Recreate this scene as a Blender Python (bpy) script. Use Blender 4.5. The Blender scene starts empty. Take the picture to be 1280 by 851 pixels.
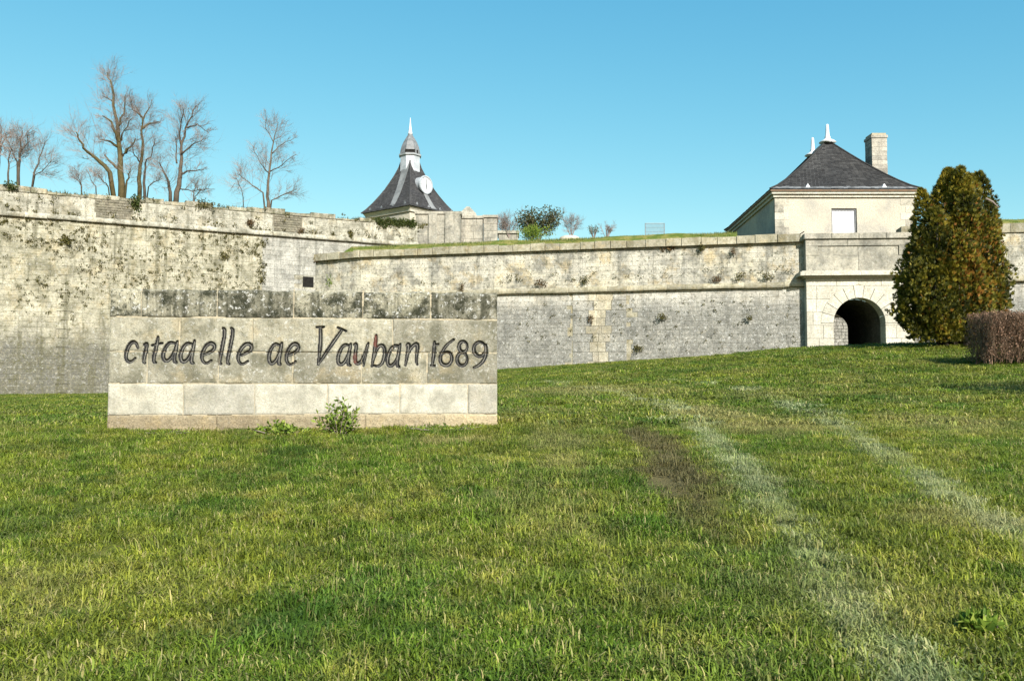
import bpy, math, random
import numpy as np
from mathutils import Vector, Matrix
S = bpy.context.scene
C = S.collection
R = math.radians
rng = np.random.default_rng(7)
random.seed(7)

# ------------------------------------------------------------------ camera, sky, sun
F = 1100.0                     # focal length in photo pixels (1280 wide)
PITCH = math.atan(59.5 / F)
CAM = np.array([0.0, 0.0, 1.6])
cam = bpy.data.cameras.new('camera')
camo = bpy.data.objects.new('camera', cam)
C.objects.link(camo)
camo.location = CAM
camo.rotation_euler = (math.pi / 2 + PITCH, 0, 0)
cam.sensor_width = 36
cam.lens = 36 * F / 1280
cam.clip_start = 0.05
cam.clip_end = 12000
S.camera = camo

SUN_EL, SUN_AZ = R(34), R(24)      # azimuth: measured from behind the camera towards the right
W = bpy.data.worlds.new('World')
S.world = W
W.use_nodes = True
wn, wl = W.node_tree.nodes, W.node_tree.links
wn.clear()
sky = wn.new('ShaderNodeTexSky')
sky.sky_type = 'NISHITA'
sky.sun_disc = False
sky.sun_elevation = SUN_EL
sky.sun_rotation = math.pi - SUN_AZ
sky.altitude = 50
sky.air_density = 1.0
sky.dust_density = 0.6
sky.ozone_density = 1.6
# one colour response for the whole sky: clear, slightly cyan winter blue
sep = wn.new('ShaderNodeSeparateColor'); com = wn.new('ShaderNodeCombineColor')
wl.new(sky.outputs[0], sep.inputs[0])
for i, (gain, power) in enumerate(((0.54, 1.42), (1.58, 0.8), (2.42, 0.5))):
    pw = wn.new('ShaderNodeMath'); pw.operation = 'POWER'; pw.inputs[1].default_value = power
    gn = wn.new('ShaderNodeMath'); gn.operation = 'MULTIPLY'; gn.inputs[1].default_value = gain
    wl.new(sep.outputs[i], pw.inputs[0]); wl.new(pw.outputs[0], gn.inputs[0]); wl.new(gn.outputs[0], com.inputs[i])
bg = wn.new('ShaderNodeBackground')
bg.inputs[1].default_value = 0.0715
wl.new(com.outputs[0], bg.inputs[0])
wo = wn.new('ShaderNodeOutputWorld')
wl.new(bg.outputs[0], wo.inputs[0])

sl = bpy.data.lights.new('sun', 'SUN')
sl.energy = 5.0
sl.angle = R(0.5)
sl.color = (1.0, 0.965, 0.91)
so = bpy.data.objects.new('sun', sl)
C.objects.link(so)
LD = Vector((-math.sin(SUN_AZ) * math.cos(SUN_EL), math.cos(SUN_AZ) * math.cos(SUN_EL), -math.sin(SUN_EL)))
so.rotation_euler = LD.to_track_quat('-Z', 'Y').to_euler()
so.location = (30, -30, 40)
S.view_settings.view_transform = 'Standard'
S.view_settings.look = 'None'
S.view_settings.exposure = 1.16
S.view_settings.gamma = 1

# ------------------------------------------------------------------ small helpers
def ray(px, py):
    a, b = (px - 640) / F, -(py - 425.5) / F
    c, s = math.cos(PITCH), math.sin(PITCH)
    return np.array([a, c - b * s, s + b * c])
def P(px, py, Y):
    """the point seen at photo pixel (px,py) at distance Y along the view axis"""
    d = ray(px, py)
    return CAM + d * (Y / d[1])
def X(px, Y): return (px - 640) / F * Y
def ZR(py, Y): return P(640, py, Y)[2]

def _hash(ix, iy, iz, seed):
    h = (ix.astype(np.int64) * 374761393 + iy.astype(np.int64) * 668265263 + iz.astype(np.int64) * 2147483647 + seed * 974634777) & 0x7fffffff
    h = ((h ^ (h >> 13)) * 1274126177) & 0x7fffffff
    return ((h ^ (h >> 16)) & 0xffff) / 65535.0
def vnoise(x, y, z=None, seed=0):
    x = np.asarray(x, float); y = np.asarray(y, float)
    z = np.zeros_like(x) if z is None else np.asarray(z, float)
    fx, fy, fz = np.floor(x), np.floor(y), np.floor(z)
    tx, ty, tz = x - fx, y - fy, z - fz
    tx, ty, tz = [t * t * (3 - 2 * t) for t in (tx, ty, tz)]
    r = 0
    for a in (0, 1):
        for b in (0, 1):
            for c in (0, 1):
                r = r + _hash(fx + a, fy + b, fz + c, seed) * (tx if a else 1 - tx) * (ty if b else 1 - ty) * (tz if c else 1 - tz)
    return r
def fbm(x, y, z=None, seed=0, o=4):
    r, a, t = 0, 1.0, 0
    x = np.asarray(x, float); y = np.asarray(y, float)
    for i in range(o):
        r = r + a * vnoise(x, y, z, seed + i); t += a
        a *= .5; x = x * 2.03 + 7.1; y = y * 2.03 + 3.7
        if z is not None: z = np.asarray(z) * 2.03 + 1.3
    return r / t
def sn(x, y, z=0.0, seed=0):
    """the same value noise for one point, in plain Python"""
    ix, iy, iz = math.floor(x), math.floor(y), math.floor(z)
    tx, ty, tz = x - ix, y - iy, z - iz
    tx, ty, tz = tx * tx * (3 - 2 * tx), ty * ty * (3 - 2 * ty), tz * tz * (3 - 2 * tz)
    r = 0.0
    for a in (0, 1):
        for b in (0, 1):
            for c in (0, 1):
                h = ((ix + a) * 374761393 + (iy + b) * 668265263 + (iz + c) * 2147483647 + seed * 974634777) & 0x7fffffff
                h = ((h ^ (h >> 13)) * 1274126177) & 0x7fffffff
                r += ((h ^ (h >> 16)) & 0xffff) / 65535.0 * (tx if a else 1 - tx) * (ty if b else 1 - ty) * (tz if c else 1 - tz)
    return r
def cross(a, b):
    return np.array([a[1] * b[2] - a[2] * b[1], a[2] * b[0] - a[0] * b[2], a[0] * b[1] - a[1] * b[0]])
def sstep(a, b, x):
    t = np.clip((x - a) / (b - a), 0, 1)
    return t * t * (3 - 2 * t)

class MB:
    """collects vertices, faces and per-vertex numbers; build() links ONE mesh object"""
    def __init__(s): s.v, s.f, s.t, s.k = [], [], [], []
    def add(s, vs, fs, t=0.5, k=0.0):
        b = len(s.v)
        s.v.extend([tuple(map(float, q)) for q in vs])
        s.f.extend([tuple(b + i for i in q) for q in fs])
        n = len(vs)
        s.t.extend(list(t) if hasattr(t, '__len__') else [t] * n)
        s.k.extend(list(k) if hasattr(k, '__len__') else [k] * n)
    def mesh(s, name, mat, smooth=False):
        m = bpy.data.meshes.new(name)
        m.from_pydata(s.v, [], s.f)
        a = m.attributes.new('tint', 'FLOAT', 'POINT'); a.data.foreach_set('value', np.array(s.t, np.float32))
        a = m.attributes.new('kind', 'FLOAT', 'POINT'); a.data.foreach_set('value', np.array(s.k, np.float32))
        m.materials.append(mat)
        if smooth: m.polygons.foreach_set('use_smooth', [True] * len(m.polygons))
        m.update()
        return m
    def build(s, name, mat, parent=None, smooth=False, **kw):
        return link(name, s.mesh(name, mat, smooth), parent, **kw)
    # shapes
    def box(s, x0, x1, y0, y1, z0, z1, t=.5, M=None):
        vs = [(x, y, z) for z in (z0, z1) for y in (y0, y1) for x in (x0, x1)]
        if M is not None: vs = [tuple(M @ Vector(q)) for q in vs]
        s.add(vs, [(0, 2, 3, 1), (4, 5, 7, 6), (0, 1, 5, 4), (2, 6, 7, 3), (0, 4, 6, 2), (1, 3, 7, 5)], t)
    def tube(s, pts, rad, sides=6, t=.5, cap=True):
        pts = [np.asarray(p, float) for p in pts]
        n = len(pts)
        vs, fs = [], []
        for i in range(n):
            d = pts[min(i + 1, n - 1)] - pts[max(i - 1, 0)]
            d = d / (np.linalg.norm(d) + 1e-9)
            a = cross(d, [0.31, 0.95, 0.05] if abs(d[2]) > .8 else [0, 0, 1]); a /= np.linalg.norm(a) + 1e-9
            b = cross(d, a)
            for j in range(sides):
                w = 2 * math.pi * j / sides
                vs.append(pts[i] + rad[i] * (a * math.cos(w) + b * math.sin(w)))
        for i in range(n - 1):
            for j in range(sides):
                k = (j + 1) % sides
                fs.append((i * sides + j, i * sides + k, (i + 1) * sides + k, (i + 1) * sides + j))
        if cap:
            fs.append(tuple(range(sides))[::-1]); fs.append(tuple((n - 1) * sides + j for j in range(sides)))
        s.add(vs, fs, t)
    def loft(s, rings, t=.5, cap0=True, cap1=True):
        n = len(rings[0]); vs = [q for r in rings for q in r]; fs = []
        for i in range(len(rings) - 1):
            for j in range(n):
                k = (j + 1) % n
                fs.append((i * n + j, i * n + k, (i + 1) * n + k, (i + 1) * n + j))
        if cap0: fs.append(tuple(range(n))[::-1])
        if cap1: fs.append(tuple((len(rings) - 1) * n + j for j in range(n)))
        s.add(vs, fs, t)
    def prism(s, poly, fr, d0, d1, t=.5, bev=0.0):
        """poly: (u,z) outline counter-clockwise seen from the front; fr maps (u,z,d) to space; d1 is the front"""
        n = len(poly)
        cu, cz = np.mean([p[0] for p in poly]), np.mean([p[1] for p in poly])
        vs = [fr(u, z, d0) for u, z in poly] + [fr(u, z, d1 - bev) for u, z in poly]
        if bev:
            for u, z in poly:
                L = math.hypot(u - cu, z - cz) + 1e-6
                q = 1 - min(bev * 1.2 / L, .4)
                vs.append(fr(cu + (u - cu) * q, cz + (z - cz) * q, d1))
        rings = len(vs) // n
        fs = []
        for r in range(rings - 1):
            for j in range(n):
                k = (j + 1) % n
                fs.append((r * n + j, r * n + k, (r + 1) * n + k, (r + 1) * n + j))
        fs.append(tuple((rings - 1) * n + j for j in range(n)))
        fs.append(tuple(range(n))[::-1])
        s.add(vs, fs, t)

def link(name, data, parent=None, label=None, cat=None, group=None, kind=None):
    o = bpy.data.objects.new(name, data)
    C.objects.link(o)
    if parent is not None:
        o.parent = parent
        o.matrix_parent_inverse = Matrix.Translation(-Vector(parent.location))
    tag(o, label, cat, group, kind)
    return o
def tag(o, label=None, cat=None, group=None, kind=None):
    if label: o['label'] = label
    if cat: o['category'] = cat
    if group: o['group'] = group
    if kind: o['kind'] = kind
def thing(name, label, cat, loc=(0, 0, 0), group=None):
    o = bpy.data.objects.new(name, None)
    C.objects.link(o)
    o.location = tuple(map(float, loc))
    o.empty_display_size = .2
    tag(o, label, cat, group)
    return o

# ------------------------------------------------------------------ materials
class NT:
    def __init__(s, name, rough=.9, spec=.2):
        s.m = bpy.data.materials.new(name)
        s.m.use_nodes = True
        s.n, s.l = s.m.node_tree.nodes, s.m.node_tree.links
        s.b = s.n['Principled BSDF']
        s.b.inputs['Roughness'].default_value = rough
        s.b.inputs['Specular IOR Level'].default_value = spec
        g = s.n.new('ShaderNodeNewGeometry')
        s.P = g.outputs['Position']
    def set(s, sock, v):
        if hasattr(v, 'is_output'): s.l.new(v, sock)
        elif isinstance(v, (tuple, list)) and len(v) == 3 and sock.type == 'RGBA': sock.default_value = (*v, 1)
        else: sock.default_value = v
    def math(s, op, a, b=0.0, clamp=False):
        n = s.n.new('ShaderNodeMath'); n.operation = op; n.use_clamp = clamp
        s.set(n.inputs[0], a); s.set(n.inputs[1], b)
        return n.outputs[0]
    def scale(s, v, sc):
        n = s.n.new('ShaderNodeVectorMath'); n.operation = 'MULTIPLY'
        s.set(n.inputs[0], v); n.inputs[1].default_value = sc
        return n.outputs[0]
    def noise(s, sc, det=3, ro=.55, v=None, dist=0):
        n = s.n.new('ShaderNodeTexNoise')
        s.l.new(v if v is not None else s.P, n.inputs['Vector'])
        n.inputs['Scale'].default_value = sc; n.inputs['Detail'].default_value = det
        n.inputs['Roughness'].default_value = ro; n.inputs['Distortion'].default_value = dist
        return n.outputs[0]
    def vor(s, sc, v=None):
        n = s.n.new('ShaderNodeTexVoronoi')
        s.l.new(v if v is not None else s.P, n.inputs['Vector'])
        n.inputs['Scale'].default_value = sc
        return n.outputs[0]
    def map(s, x, a, b, c=0.0, d=1.0, smooth=True):
        n = s.n.new('ShaderNodeMapRange')
        n.interpolation_type = 'SMOOTHSTEP' if smooth else 'LINEAR'
        s.set(n.inputs[0], x)
        for i, q in enumerate((a, b, c, d)): s.set(n.inputs[i + 1], q)
        return n.outputs[0]
    def mix(s, f, a, b, mode='MIX'):
        n = s.n.new('ShaderNodeMix'); n.data_type = 'RGBA'; n.blend_type = mode
        s.set(n.inputs[0], f); s.set(n.inputs[6], a); s.set(n.inputs[7], b)
        return n.outputs[2]
    def attr(s, name, inst=False):
        n = s.n.new('ShaderNodeAttribute'); n.attribute_name = name
        n.attribute_type = 'INSTANCER' if inst else 'GEOMETRY'
        return n.outputs['Fac']
    def xyz(s):
        n = s.n.new('ShaderNodeSeparateXYZ'); s.l.new(s.P, n.inputs[0])
        return n.outputs
    def bump(s, h, strength=.5, dist=.02):
        n = s.n.new('ShaderNodeBump')
        n.inputs['Strength'].default_value = strength; n.inputs['Distance'].default_value = dist
        s.l.new(h, n.inputs['Height']); s.l.new(n.outputs[0], s.b.inputs['Normal'])
    def col(s, c): s.set(s.b.inputs['Base Color'], c)

def stone(name, a, b, lich=(.07, .07, .06), lamt=.5, lsc=2.0, speck=.4, ssc=14, streak=.3, warm=.0, white=0.0, fine=30, bump=.6, bdist=.02, zone=None, tvar=.35):
    """weathered limestone: two base tones, lichen blotches, dark specks, rain streaks, ochre and white crusts"""
    t = NT(name, .92, .15)
    big = t.noise(lsc * .3, 4)
    med = t.noise(lsc, 8, .7, None, .3)
    fin = t.noise(fine, 5, .7)
    c = t.mix(t.map(big, .35, .65), a, b)
    ti = t.attr('tint')
    c = t.mix(1.0, c, t.mix(ti, (1 - tvar, 1 - tvar, 1 - tvar * .95), (1 + tvar * .35,) * 3), 'MULTIPLY')
    if warm:
        w = t.math('MULTIPLY', t.map(t.noise(lsc * .8 + .13, 5, .65), .5, .64), warm)
        c = t.mix(w, c, (.42, .31, .13))
    if zone:                     # grey weathered foot of the wall: (z where clean, z where grey, colour, amount)
        z = t.math('ADD', t.xyz()[2], t.math('MULTIPLY', t.math('SUBTRACT', t.noise(.7, 6, .65), .5), zone[4]))
        g = t.math('MULTIPLY', t.map(z, zone[0], zone[1]), zone[3])
        g = t.math('MULTIPLY', g, t.map(t.noise(ssc * .9 + .5, 5, .75), .33, .5, .45, 1))
        c = t.mix(g, c, zone[2])
    st = t.noise(1.0, 6, .65, t.scale(t.P, (lsc * 2.2, lsc * 2.2, lsc * .14)))
    c = t.mix(t.math('MULTIPLY', t.map(st, .48, .66), streak), c, lich)
    lm = t.math('MULTIPLY', t.map(t.math('ADD', med, t.math('MULTIPLY', t.math('SUBTRACT', fin, .5), .5)), .44, .64), lamt)
    c = t.mix(lm, c, lich)
    sp = t.math('MULTIPLY', t.map(t.noise(ssc, 4, .75), .54, .64), speck)
    c = t.mix(sp, c, (lich[0] * .7, lich[1] * .72, lich[2] * .5))
    if white:
        wh = t.math('MULTIPLY', t.map(t.noise(ssc * .55 + 1.7, 6, .8), .55, .63), white)
        c = t.mix(wh, c, (.55, .55, .50))
    c = t.mix(1.0, c, t.mix(t.map(fin, .28, .72), (.48, .48, .49), (1.10, 1.10, 1.13)), 'MULTIPLY')
    t.col(c)
    t.bump(t.math('ADD', t.math('MULTIPLY', fin, .6), med), bump, bdist)
    return t.m

def plain(name, a, b=None, sc=6, rough=.8, spec=.3, bump=0, metal=0):
    t = NT(name, rough, spec)
    n = t.noise(sc, 4, .6)
    t.col(t.mix(t.map(n, .3, .7), a, b or tuple(q * .7 for q in a)))
    t.b.inputs['Metallic'].default_value = metal
    if bump: t.bump(n, bump, .02)
    return t.m

def leafmat(name, cols, trans=.35, rough=.6):
    """leaf faces: per-face tint picks the colour, light passes through"""
    t = NT(name, rough, .25)
    ti = t.attr('tint')
    r = t.n.new('ShaderNodeValToRGB')
    t.l.new(ti, r.inputs[0])
    e = r.color_ramp.elements
    while len(e) < len(cols): e.new(.5)
    for i, c in enumerate(cols):
        e[i].position = i / (len(cols) - 1); e[i].color = (*c, 1)
    t.col(r.outputs[0])
    tr = t.n.new('ShaderNodeBsdfTranslucent'); t.l.new(r.outputs[0], tr.inputs[0])
    mx = t.n.new('ShaderNodeMixShader'); mx.inputs[0].default_value = trans
    t.l.new(t.b.outputs[0], mx.inputs[1]); t.l.new(tr.outputs[0], mx.inputs[2])
    t.l.new(mx.outputs[0], t.n['Material Output'].inputs[0])
    return t.m

M = {}
M['cap'] = stone('lichened_cap_stone', (.22, .21, .145), (.33, .31, .22), (.022, .024, .013), .97, 3.6, .85, 26, .75, 0, .75, 60, .9)
M['face'] = stone('grey_face_stone', (.275, .26, .19), (.345, .325, .24), (.095, .092, .06), .75, 3.2, .6, 30, .3, .25, .45, 60, .8, tvar=.28)
M['pale'] = stone('pale_dressed_stone', (.40, .38, .295), (.44, .42, .335), (.20, .195, .15), .65, 3.0, .35, 30, .15, .1, .15, 60, .5)
M['tan'] = stone('tan_plinth_stone', (.38, .32, .20), (.33, .27, .165), (.15, .12, .07), .35, 5, .3, 30, .1, .2, .1, 50, .8)
M['mortar'] = plain('lime_mortar', (.34, .29, .20), (.23, .21, .15), 14, .95, .1, .4)
M['rampart'] = stone('rampart_stone', (.35, .33, .235), (.44, .415, .305), (.105, .10, .06), .68, 1.0, .8, 5.5, .75, .25, .35, 11, .9, .06, zone=(7.0, 3.8, (.125, .123, .10), .97, 5.5), tvar=.10)
M['parapet'] = stone('parapet_stone', (.39, .375, .29), (.45, .43, .34), (.085, .08, .05), .7, 1.0, .7, 5, .5, .2, .25, 11, .9, .06, tvar=.12)
M['curtain'] = stone('curtain_stone', (.49, .465, .37), (.57, .53, .39), (.11, .11, .09), .75, .9, .8, 6.5, .5, .55, .4, 16, .8, .05, tvar=.16)
M['curtain_low'] = stone('curtain_lower_stone', (.56, .535, .44), (.58, .55, .45), (.10, .10, .085), .55, 1.0, .7, 6.5, .4, .2, .6, 16, .8, .05, zone=(7.75, 6.4, (.235, .23, .195), .95, 1.3), tvar=.15)
M['coping'] = stone('coping_stone', (.36, .335, .235), (.42, .385, .275), (.12, .105, .05), .6, 1.6, .6, 8, .25, .3, .25, 16, .7, .04)
M['ruin'] = stone('ruined_coping_stone', (.33, .31, .22), (.40, .37, .28), (.07, .07, .03), .85, 1.3, .75, 6, .4, .3, .3, 14, .9, .06)
M['repair'] = stone('repair_stone', (.50, .455, .32), (.55, .50, .37), (.10, .09, .05), .4, 1.6, .55, 9, .2, .2, .2, 16, .8, .04)
M['patch'] = stone('repointed_stone', (.34, .33, .275), (.41, .40, .34), (.12, .12, .10), .6, 1.0, .5, 6, .6, .0, .25, 11, .7, .04, tvar=.10)
M['rubble'] = stone('rubble_stone', (.20, .185, .13), (.25, .225, .16), (.08, .075, .05), .5, 2, .5, 8, .1, 0, .2, 14, 1, .06)
M['gate'] = stone('gate_ashlar', (.50, .475, .38), (.54, .515, .41), (.25, .23, .165), .3, .9, .15, 8, .1, .1, .1, 14, .4, .03, tvar=.12)
M['gate_top'] = stone('gate_parapet_stone', (.36, .34, .265), (.42, .39, .305), (.09, .09, .075), .6, 1.2, .5, 7, .4, .05, .25, 14, .6, .04, tvar=.2)
M['render'] = stone('lime_render', (.50, .455, .34), (.54, .495, .375), (.26, .255, .225), .7, .35, .06, 5, .12, 0, 0, 14, .25, .02)
M['passage'] = stone('passage_stone', (.13, .125, .10), (.16, .15, .12), (.05, .05, .04), .5, 1.2, .4, 6, .2, 0, .3, 14, .8, .05)
M['chimney'] = stone('chimney_stone', (.46, .43, .35), (.39, .36, .29), (.08, .075, .06), .4, 1.5, .5, 9, .2, .1, .1, 14, .7, .04)
M['slate_pale'] = stone('grey_slate', (.056, .056, .056), (.08, .079, .075), (.035, .035, .033), .5, .6, .2, 7, .35, 0, .0, 14, .3, .02, tvar=.4)
M['slate'] = stone('slate', (.036, .037, .037), (.054, .053, .049), (.02, .02, .02), .5, .6, .2, 7, .2, 0, .0, 14, .3, .02, tvar=.5)
M['zinc'] = plain('zinc_sheet', (.33, .35, .36), (.24, .26, .27), 2.5, .5, .5)
M['lead'] = plain('grey_lead', (.085, .09, .09), (.15, .155, .155), 3, .55, .4)
M['old_lead'] = plain('weathered_lead', (.10, .102, .10), (.18, .185, .18), 1.3, .6, .3)
M['white'] = plain('white_paint', (.54, .55, .56), (.46, .47, .48), 3, .5, .4)
M['dark'] = plain('shade_and_cable_black', (.012, .011, .01), (.02, .02, .018), 4, .95, 0)  # near-black: painted shade inside openings, and the cable's own colour
M['iron'] = plain('galvanised_iron', (.30, .31, .31), (.22, .23, .23), 5, .5, .5, 0, .6)
M['gutter'] = plain('rusty_gutter', (.20, .12, .07), (.12, .09, .06), 4, .7, .3)
M['bark'] = stone('bark', (.085, .068, .048), (.13, .105, .075), (.05, .04, .03), .5, 2.5, .4, 12, .3, .0, .0, 20, .8, .03)
M['moss_bark'] = stone('mossy_bark', (.095, .07, .032), (.085, .07, .026), (.05, .045, .02), .5, 2.5, .4, 12, .3, .0, .0, 20, .8, .03)
M['twig'] = plain('twig_bark', (.25, .20, .175), (.16, .13, .11), 2, .85, .2)
M['ivy'] = leafmat('ivy_leaf', [(.02, .035, .008), (.05, .075, .015), (.11, .12, .03)])
M['weed'] = leafmat('weed_leaf', [(.06, .11, .012), (.13, .20, .022), (.24, .29, .05)])
M['turf_blade'] = leafmat('turf_blade', [(.04, .07, .01), (.09, .13, .018), (.17, .18, .045), (.24, .21, .09)])
M['tuft'] = leafmat('wall_tuft_leaf', [(0.039, 0.0364, 0.0104), (0.091, 0.0884, 0.0208), (0.156, 0.13, 0.039)])
M['dry'] = leafmat('dry_tuft_leaf', [(.06, .035, .015), (.12, .07, .03), (.14, .11, .04)])
M['thuja'] = leafmat('thuja_spray', [(.010, .014, .002), (.038, .044, .005), (.12, .11, .010), (.23, .18, .015), (.22, .085, .015)], .26)
M['hedge_twig'] = plain('hedge_twig_bark', (.20, .13, .085), (.12, .08, .05), 3, .85, .2)
M['hedge_leaf'] = leafmat('withered_hedge_leaf', [(.065, .034, .02), (.15, .085, .05), (.27, .165, .10)], .25)
M['olive'] = leafmat('olive_bush_leaf', [(.03, .035, .012), (.07, .075, .025), (.12, .11, .05)])

def paint():
    t = NT('black_letter_paint', .75, .3)
    n = t.noise(38, 4, .7)
    c = t.mix(t.map(n, .56, .7), (.010, .010, .010), (.10, .10, .088))
    c = t.mix(t.math('MULTIPLY', t.map(t.attr('tint'), .74, .95), t.map(t.noise(9, 3), .35, .6, .25, .9)), c, (.15, .145, .12))
    c = t.mix(t.math('MULTIPLY', t.attr('kind'), .6), c, t.mix(t.map(n, .35, .6), (.18, .045, .025), (.05, .02, .015)))
    t.col(c)
    return t.m
M['paint'] = paint()

# ------------------------------------------------------------------ the lie of the land
def rbf_fit(p):
    p = np.array(p, float); n = len(p)
    d = np.linalg.norm(p[:, None, :2] - p[None, :, :2], axis=2)
    K = d * d * np.log(d + 1e-6) + np.eye(n) * 2.0
    A = np.zeros((n + 3, n + 3)); A[:n, :n] = K
    A[:n, n] = 1; A[:n, n + 1:] = p[:, :2]; A[n, :n] = 1; A[n + 1:, :n] = p[:, :2].T
    w = np.linalg.solve(A, np.concatenate([p[:, 2], [0, 0, 0]]))
    def f(x, y):
        x = np.asarray(x, float); y = np.asarray(y, float)
        r = w[n] + w[n + 1] * x + w[n + 2] * y
        for i in range(n):
            q = (x - p[i, 0]) ** 2 + (y - p[i, 1]) ** 2
            r = r + w[i] * .5 * q * np.log(q + 1e-6)
        return r
    return f
_g = rbf_fit([(-6, 0, 0), (0, 0, 0), (6, 0, 0), (-6, -5, -.4), (0, -5, -.4), (6, -5, -.4), (-3, 4, .36), (0, 4, .36), (3, 4, .36),
              (-5.5, 12, .99), (-.2, 12.6, 1.03), (-9, 12, .95), (-35, 60.3, 1.05), (-25, 65, 1.1), (-16, 68, 1.35), (-45, 55, 1.0),
              (0, 58.4, 2.77), (-7, 60, 2.3), (9, 56, 3.35), (17.7, 54, 3.5), (22, 53.4, 3.4), (28, 51, 3.6), (11.8, 36, 3.17), (15, 34, 3.27), (9, 38, 2.93), (14.5, 43, 3.05), (18, 46, 3.15), (13, 48, 3.25), (16.2, 32, 3.05), (13.6, 25, 2.15),
              (36, 50, 4.1), (24, 30, 3.2), (0, 25, 1.5), (6, 20, 1.5), (9, 12, .98), (10, 16, 1.35), (-20, 35, 1.0), (-12, 25, 1.0), (0, 40, 2.0),
              (5, 8, .68), (-5, 8, .68), (0, 8, .69)])
def gz(x, y):
    x = np.clip(np.asarray(x, float), -46, 38); y = np.clip(np.asarray(y, float), -6, 66)
    z = _g(x, y)
    b = (fbm(x * .35, y * .35, seed=3) - .5) * .16 + (fbm(x * 1.7, y * 1.7, seed=9) - .5) * .05
    return z + b * sstep(1, 6, y)
def ground_at(px, py):
    d = ray(px, py); t = 1.0 * 1.0025 ** np.arange(2400)
    q = CAM[:, None] + d[:, None] * t
    k = int(np.argmax(q[2] < gz(q[0], q[1])))
    return CAM + d * t[k]

def pld(x, y, pl):
    """distance to a polyline in plan"""
    best = np.full(x.shape, 1e9)
    for (a, b) in zip(pl[:-1], pl[1:]):
        e = b[:2] - a[:2]; L = e @ e
        t = np.clip(((x - a[0]) * e[0] + (y - a[1]) * e[1]) / L, 0, 1)
        best = np.minimum(best, np.hypot(x - a[0] - t * e[0], y - a[1] - t * e[1]))
    return best

ys = np.concatenate([[-3000, -300, -40, -6], np.linspace(-1, 3, 12), 3.1 * (64 / 3.1) ** np.linspace(0, 1, 400), [70, 90, 150, 400, 4000]])
u = np.linspace(-1, 1, 420)
xs = np.sinh(u * 3.6) / math.sinh(3.6) * 50
xs = np.concatenate([[-4000, -400, -90], xs, [90, 400, 4000]])
gx, gy = np.meshgrid(xs, ys)
gzv = gz(gx, gy)
trackA = [ground_at(*q) for q in ((690, 478), (780, 492), (840, 512), (885, 548), (935, 598), (985, 655), (1030, 715), (1080, 785), (1140, 851))]
trackB = [ground_at(*q) for q in ((850, 476), (930, 488), (1000, 508), (1060, 540), (1120, 578), (1200, 625), (1290, 680), (1420, 760))]
wob = (fbm(gx * .9, gy * .9, seed=21) - .5) * .22
tA = pld(gx, gy, trackA) + wob; tB = pld(gx, gy, trackB) + wob
depth_f = np.clip(gy / 8, .7, 2.2)
pale = np.maximum(1 - sstep(.02, .23 , tA), .9 * (1 - sstep(.02, .21, tB)))
brk = fbm(gx * 2.3, gy * 2.3, seed=33)
pale = np.clip(pale * (.5 + .65 * sstep(.3, .6, brk)), 0, 1) * (.62 + .38 * sstep(5, 9, gy))
def blob(px, py, rx, ry):
    c = ground_at(px, py)
    sc = c[1] / F
    a = ground_at(px, py - ry); ryw = max(abs(a[1] - c[1]), .2)
    w = (fbm(gx * 1.4, gy * 1.4, seed=5) - .5) * 1.1
    return 1 - sstep(.45, 1.15, np.hypot((gx - c[0]) / (rx * sc), (gy - c[1]) / ryw) + w)
bare = np.maximum.reduce([blob(820, 558, 34, 26), blob(840, 600, 40, 34), blob(850, 585, 34, 30), blob(845, 625, 30, 22) * .8])
straw = np.maximum.reduce([blob(890, 520, 70, 12), blob(960, 535, 70, 12) * .7, blob(700, 555, 60, 12) * .6, blob(560, 552, 70, 6), blob(1190, 530, 90, 10) * .7, blob(1190, 650, 80, 22) * .7,
                           blob(700, 575, 40, 8) * .6, blob(740, 490, 90, 8) * .8, blob(960, 600, 40, 12) * .4])
dark = np.maximum.reduce([blob(380, 565, 45, 8), blob(120, 605, 30, 9) * .7, blob(60, 560, 45, 9) * .5, blob(320, 775, 60, 25) * .6, blob(250, 640, 60, 20) * .4, blob(640, 565, 60, 10) * .5, blob(740, 560, 50, 12) * .5, blob(900, 640, 60, 20) * .4])
patchn = fbm(gx * .55, gy * .4, seed=51)
straw = np.clip(straw + .35 * sstep(.58, .74, patchn), 0, 1)
dark = np.clip(dark + sstep(.58, .75, fbm(gx * .8, gy * .6, seed=77)) * .6, 0, 1)
infr = (np.abs(gx) < .72 * gy + 2.6) & (gy > 1.5) & (gy < 62)
near = (infr & (gy < 15)) * (1 - .6 * bare)
far = (infr & (gy > 13)) * (1 - .6 * bare)

ny, nx = gx.shape
idx = np.arange(ny * nx).reshape(ny, nx)
quads = np.stack([idx[:-1, :-1], idx[:-1, 1:], idx[1:, 1:], idx[1:, :-1]], -1).reshape(-1, 4)
gm = bpy.data.meshes.new('lawn')
gm.from_pydata(np.stack([gx, gy, gzv], -1).reshape(-1, 3).tolist(), [], quads.tolist())
for nm, a in (('pale', pale), ('bare', bare), ('straw', straw), ('dark', dark), ('near', near), ('far', far)):
    q = gm.attributes.new(nm, 'FLOAT', 'POINT'); q.data.foreach_set('value', a.astype(np.float32).ravel())
gm.polygons.foreach_set('use_smooth', [True] * len(gm.polygons))

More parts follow.
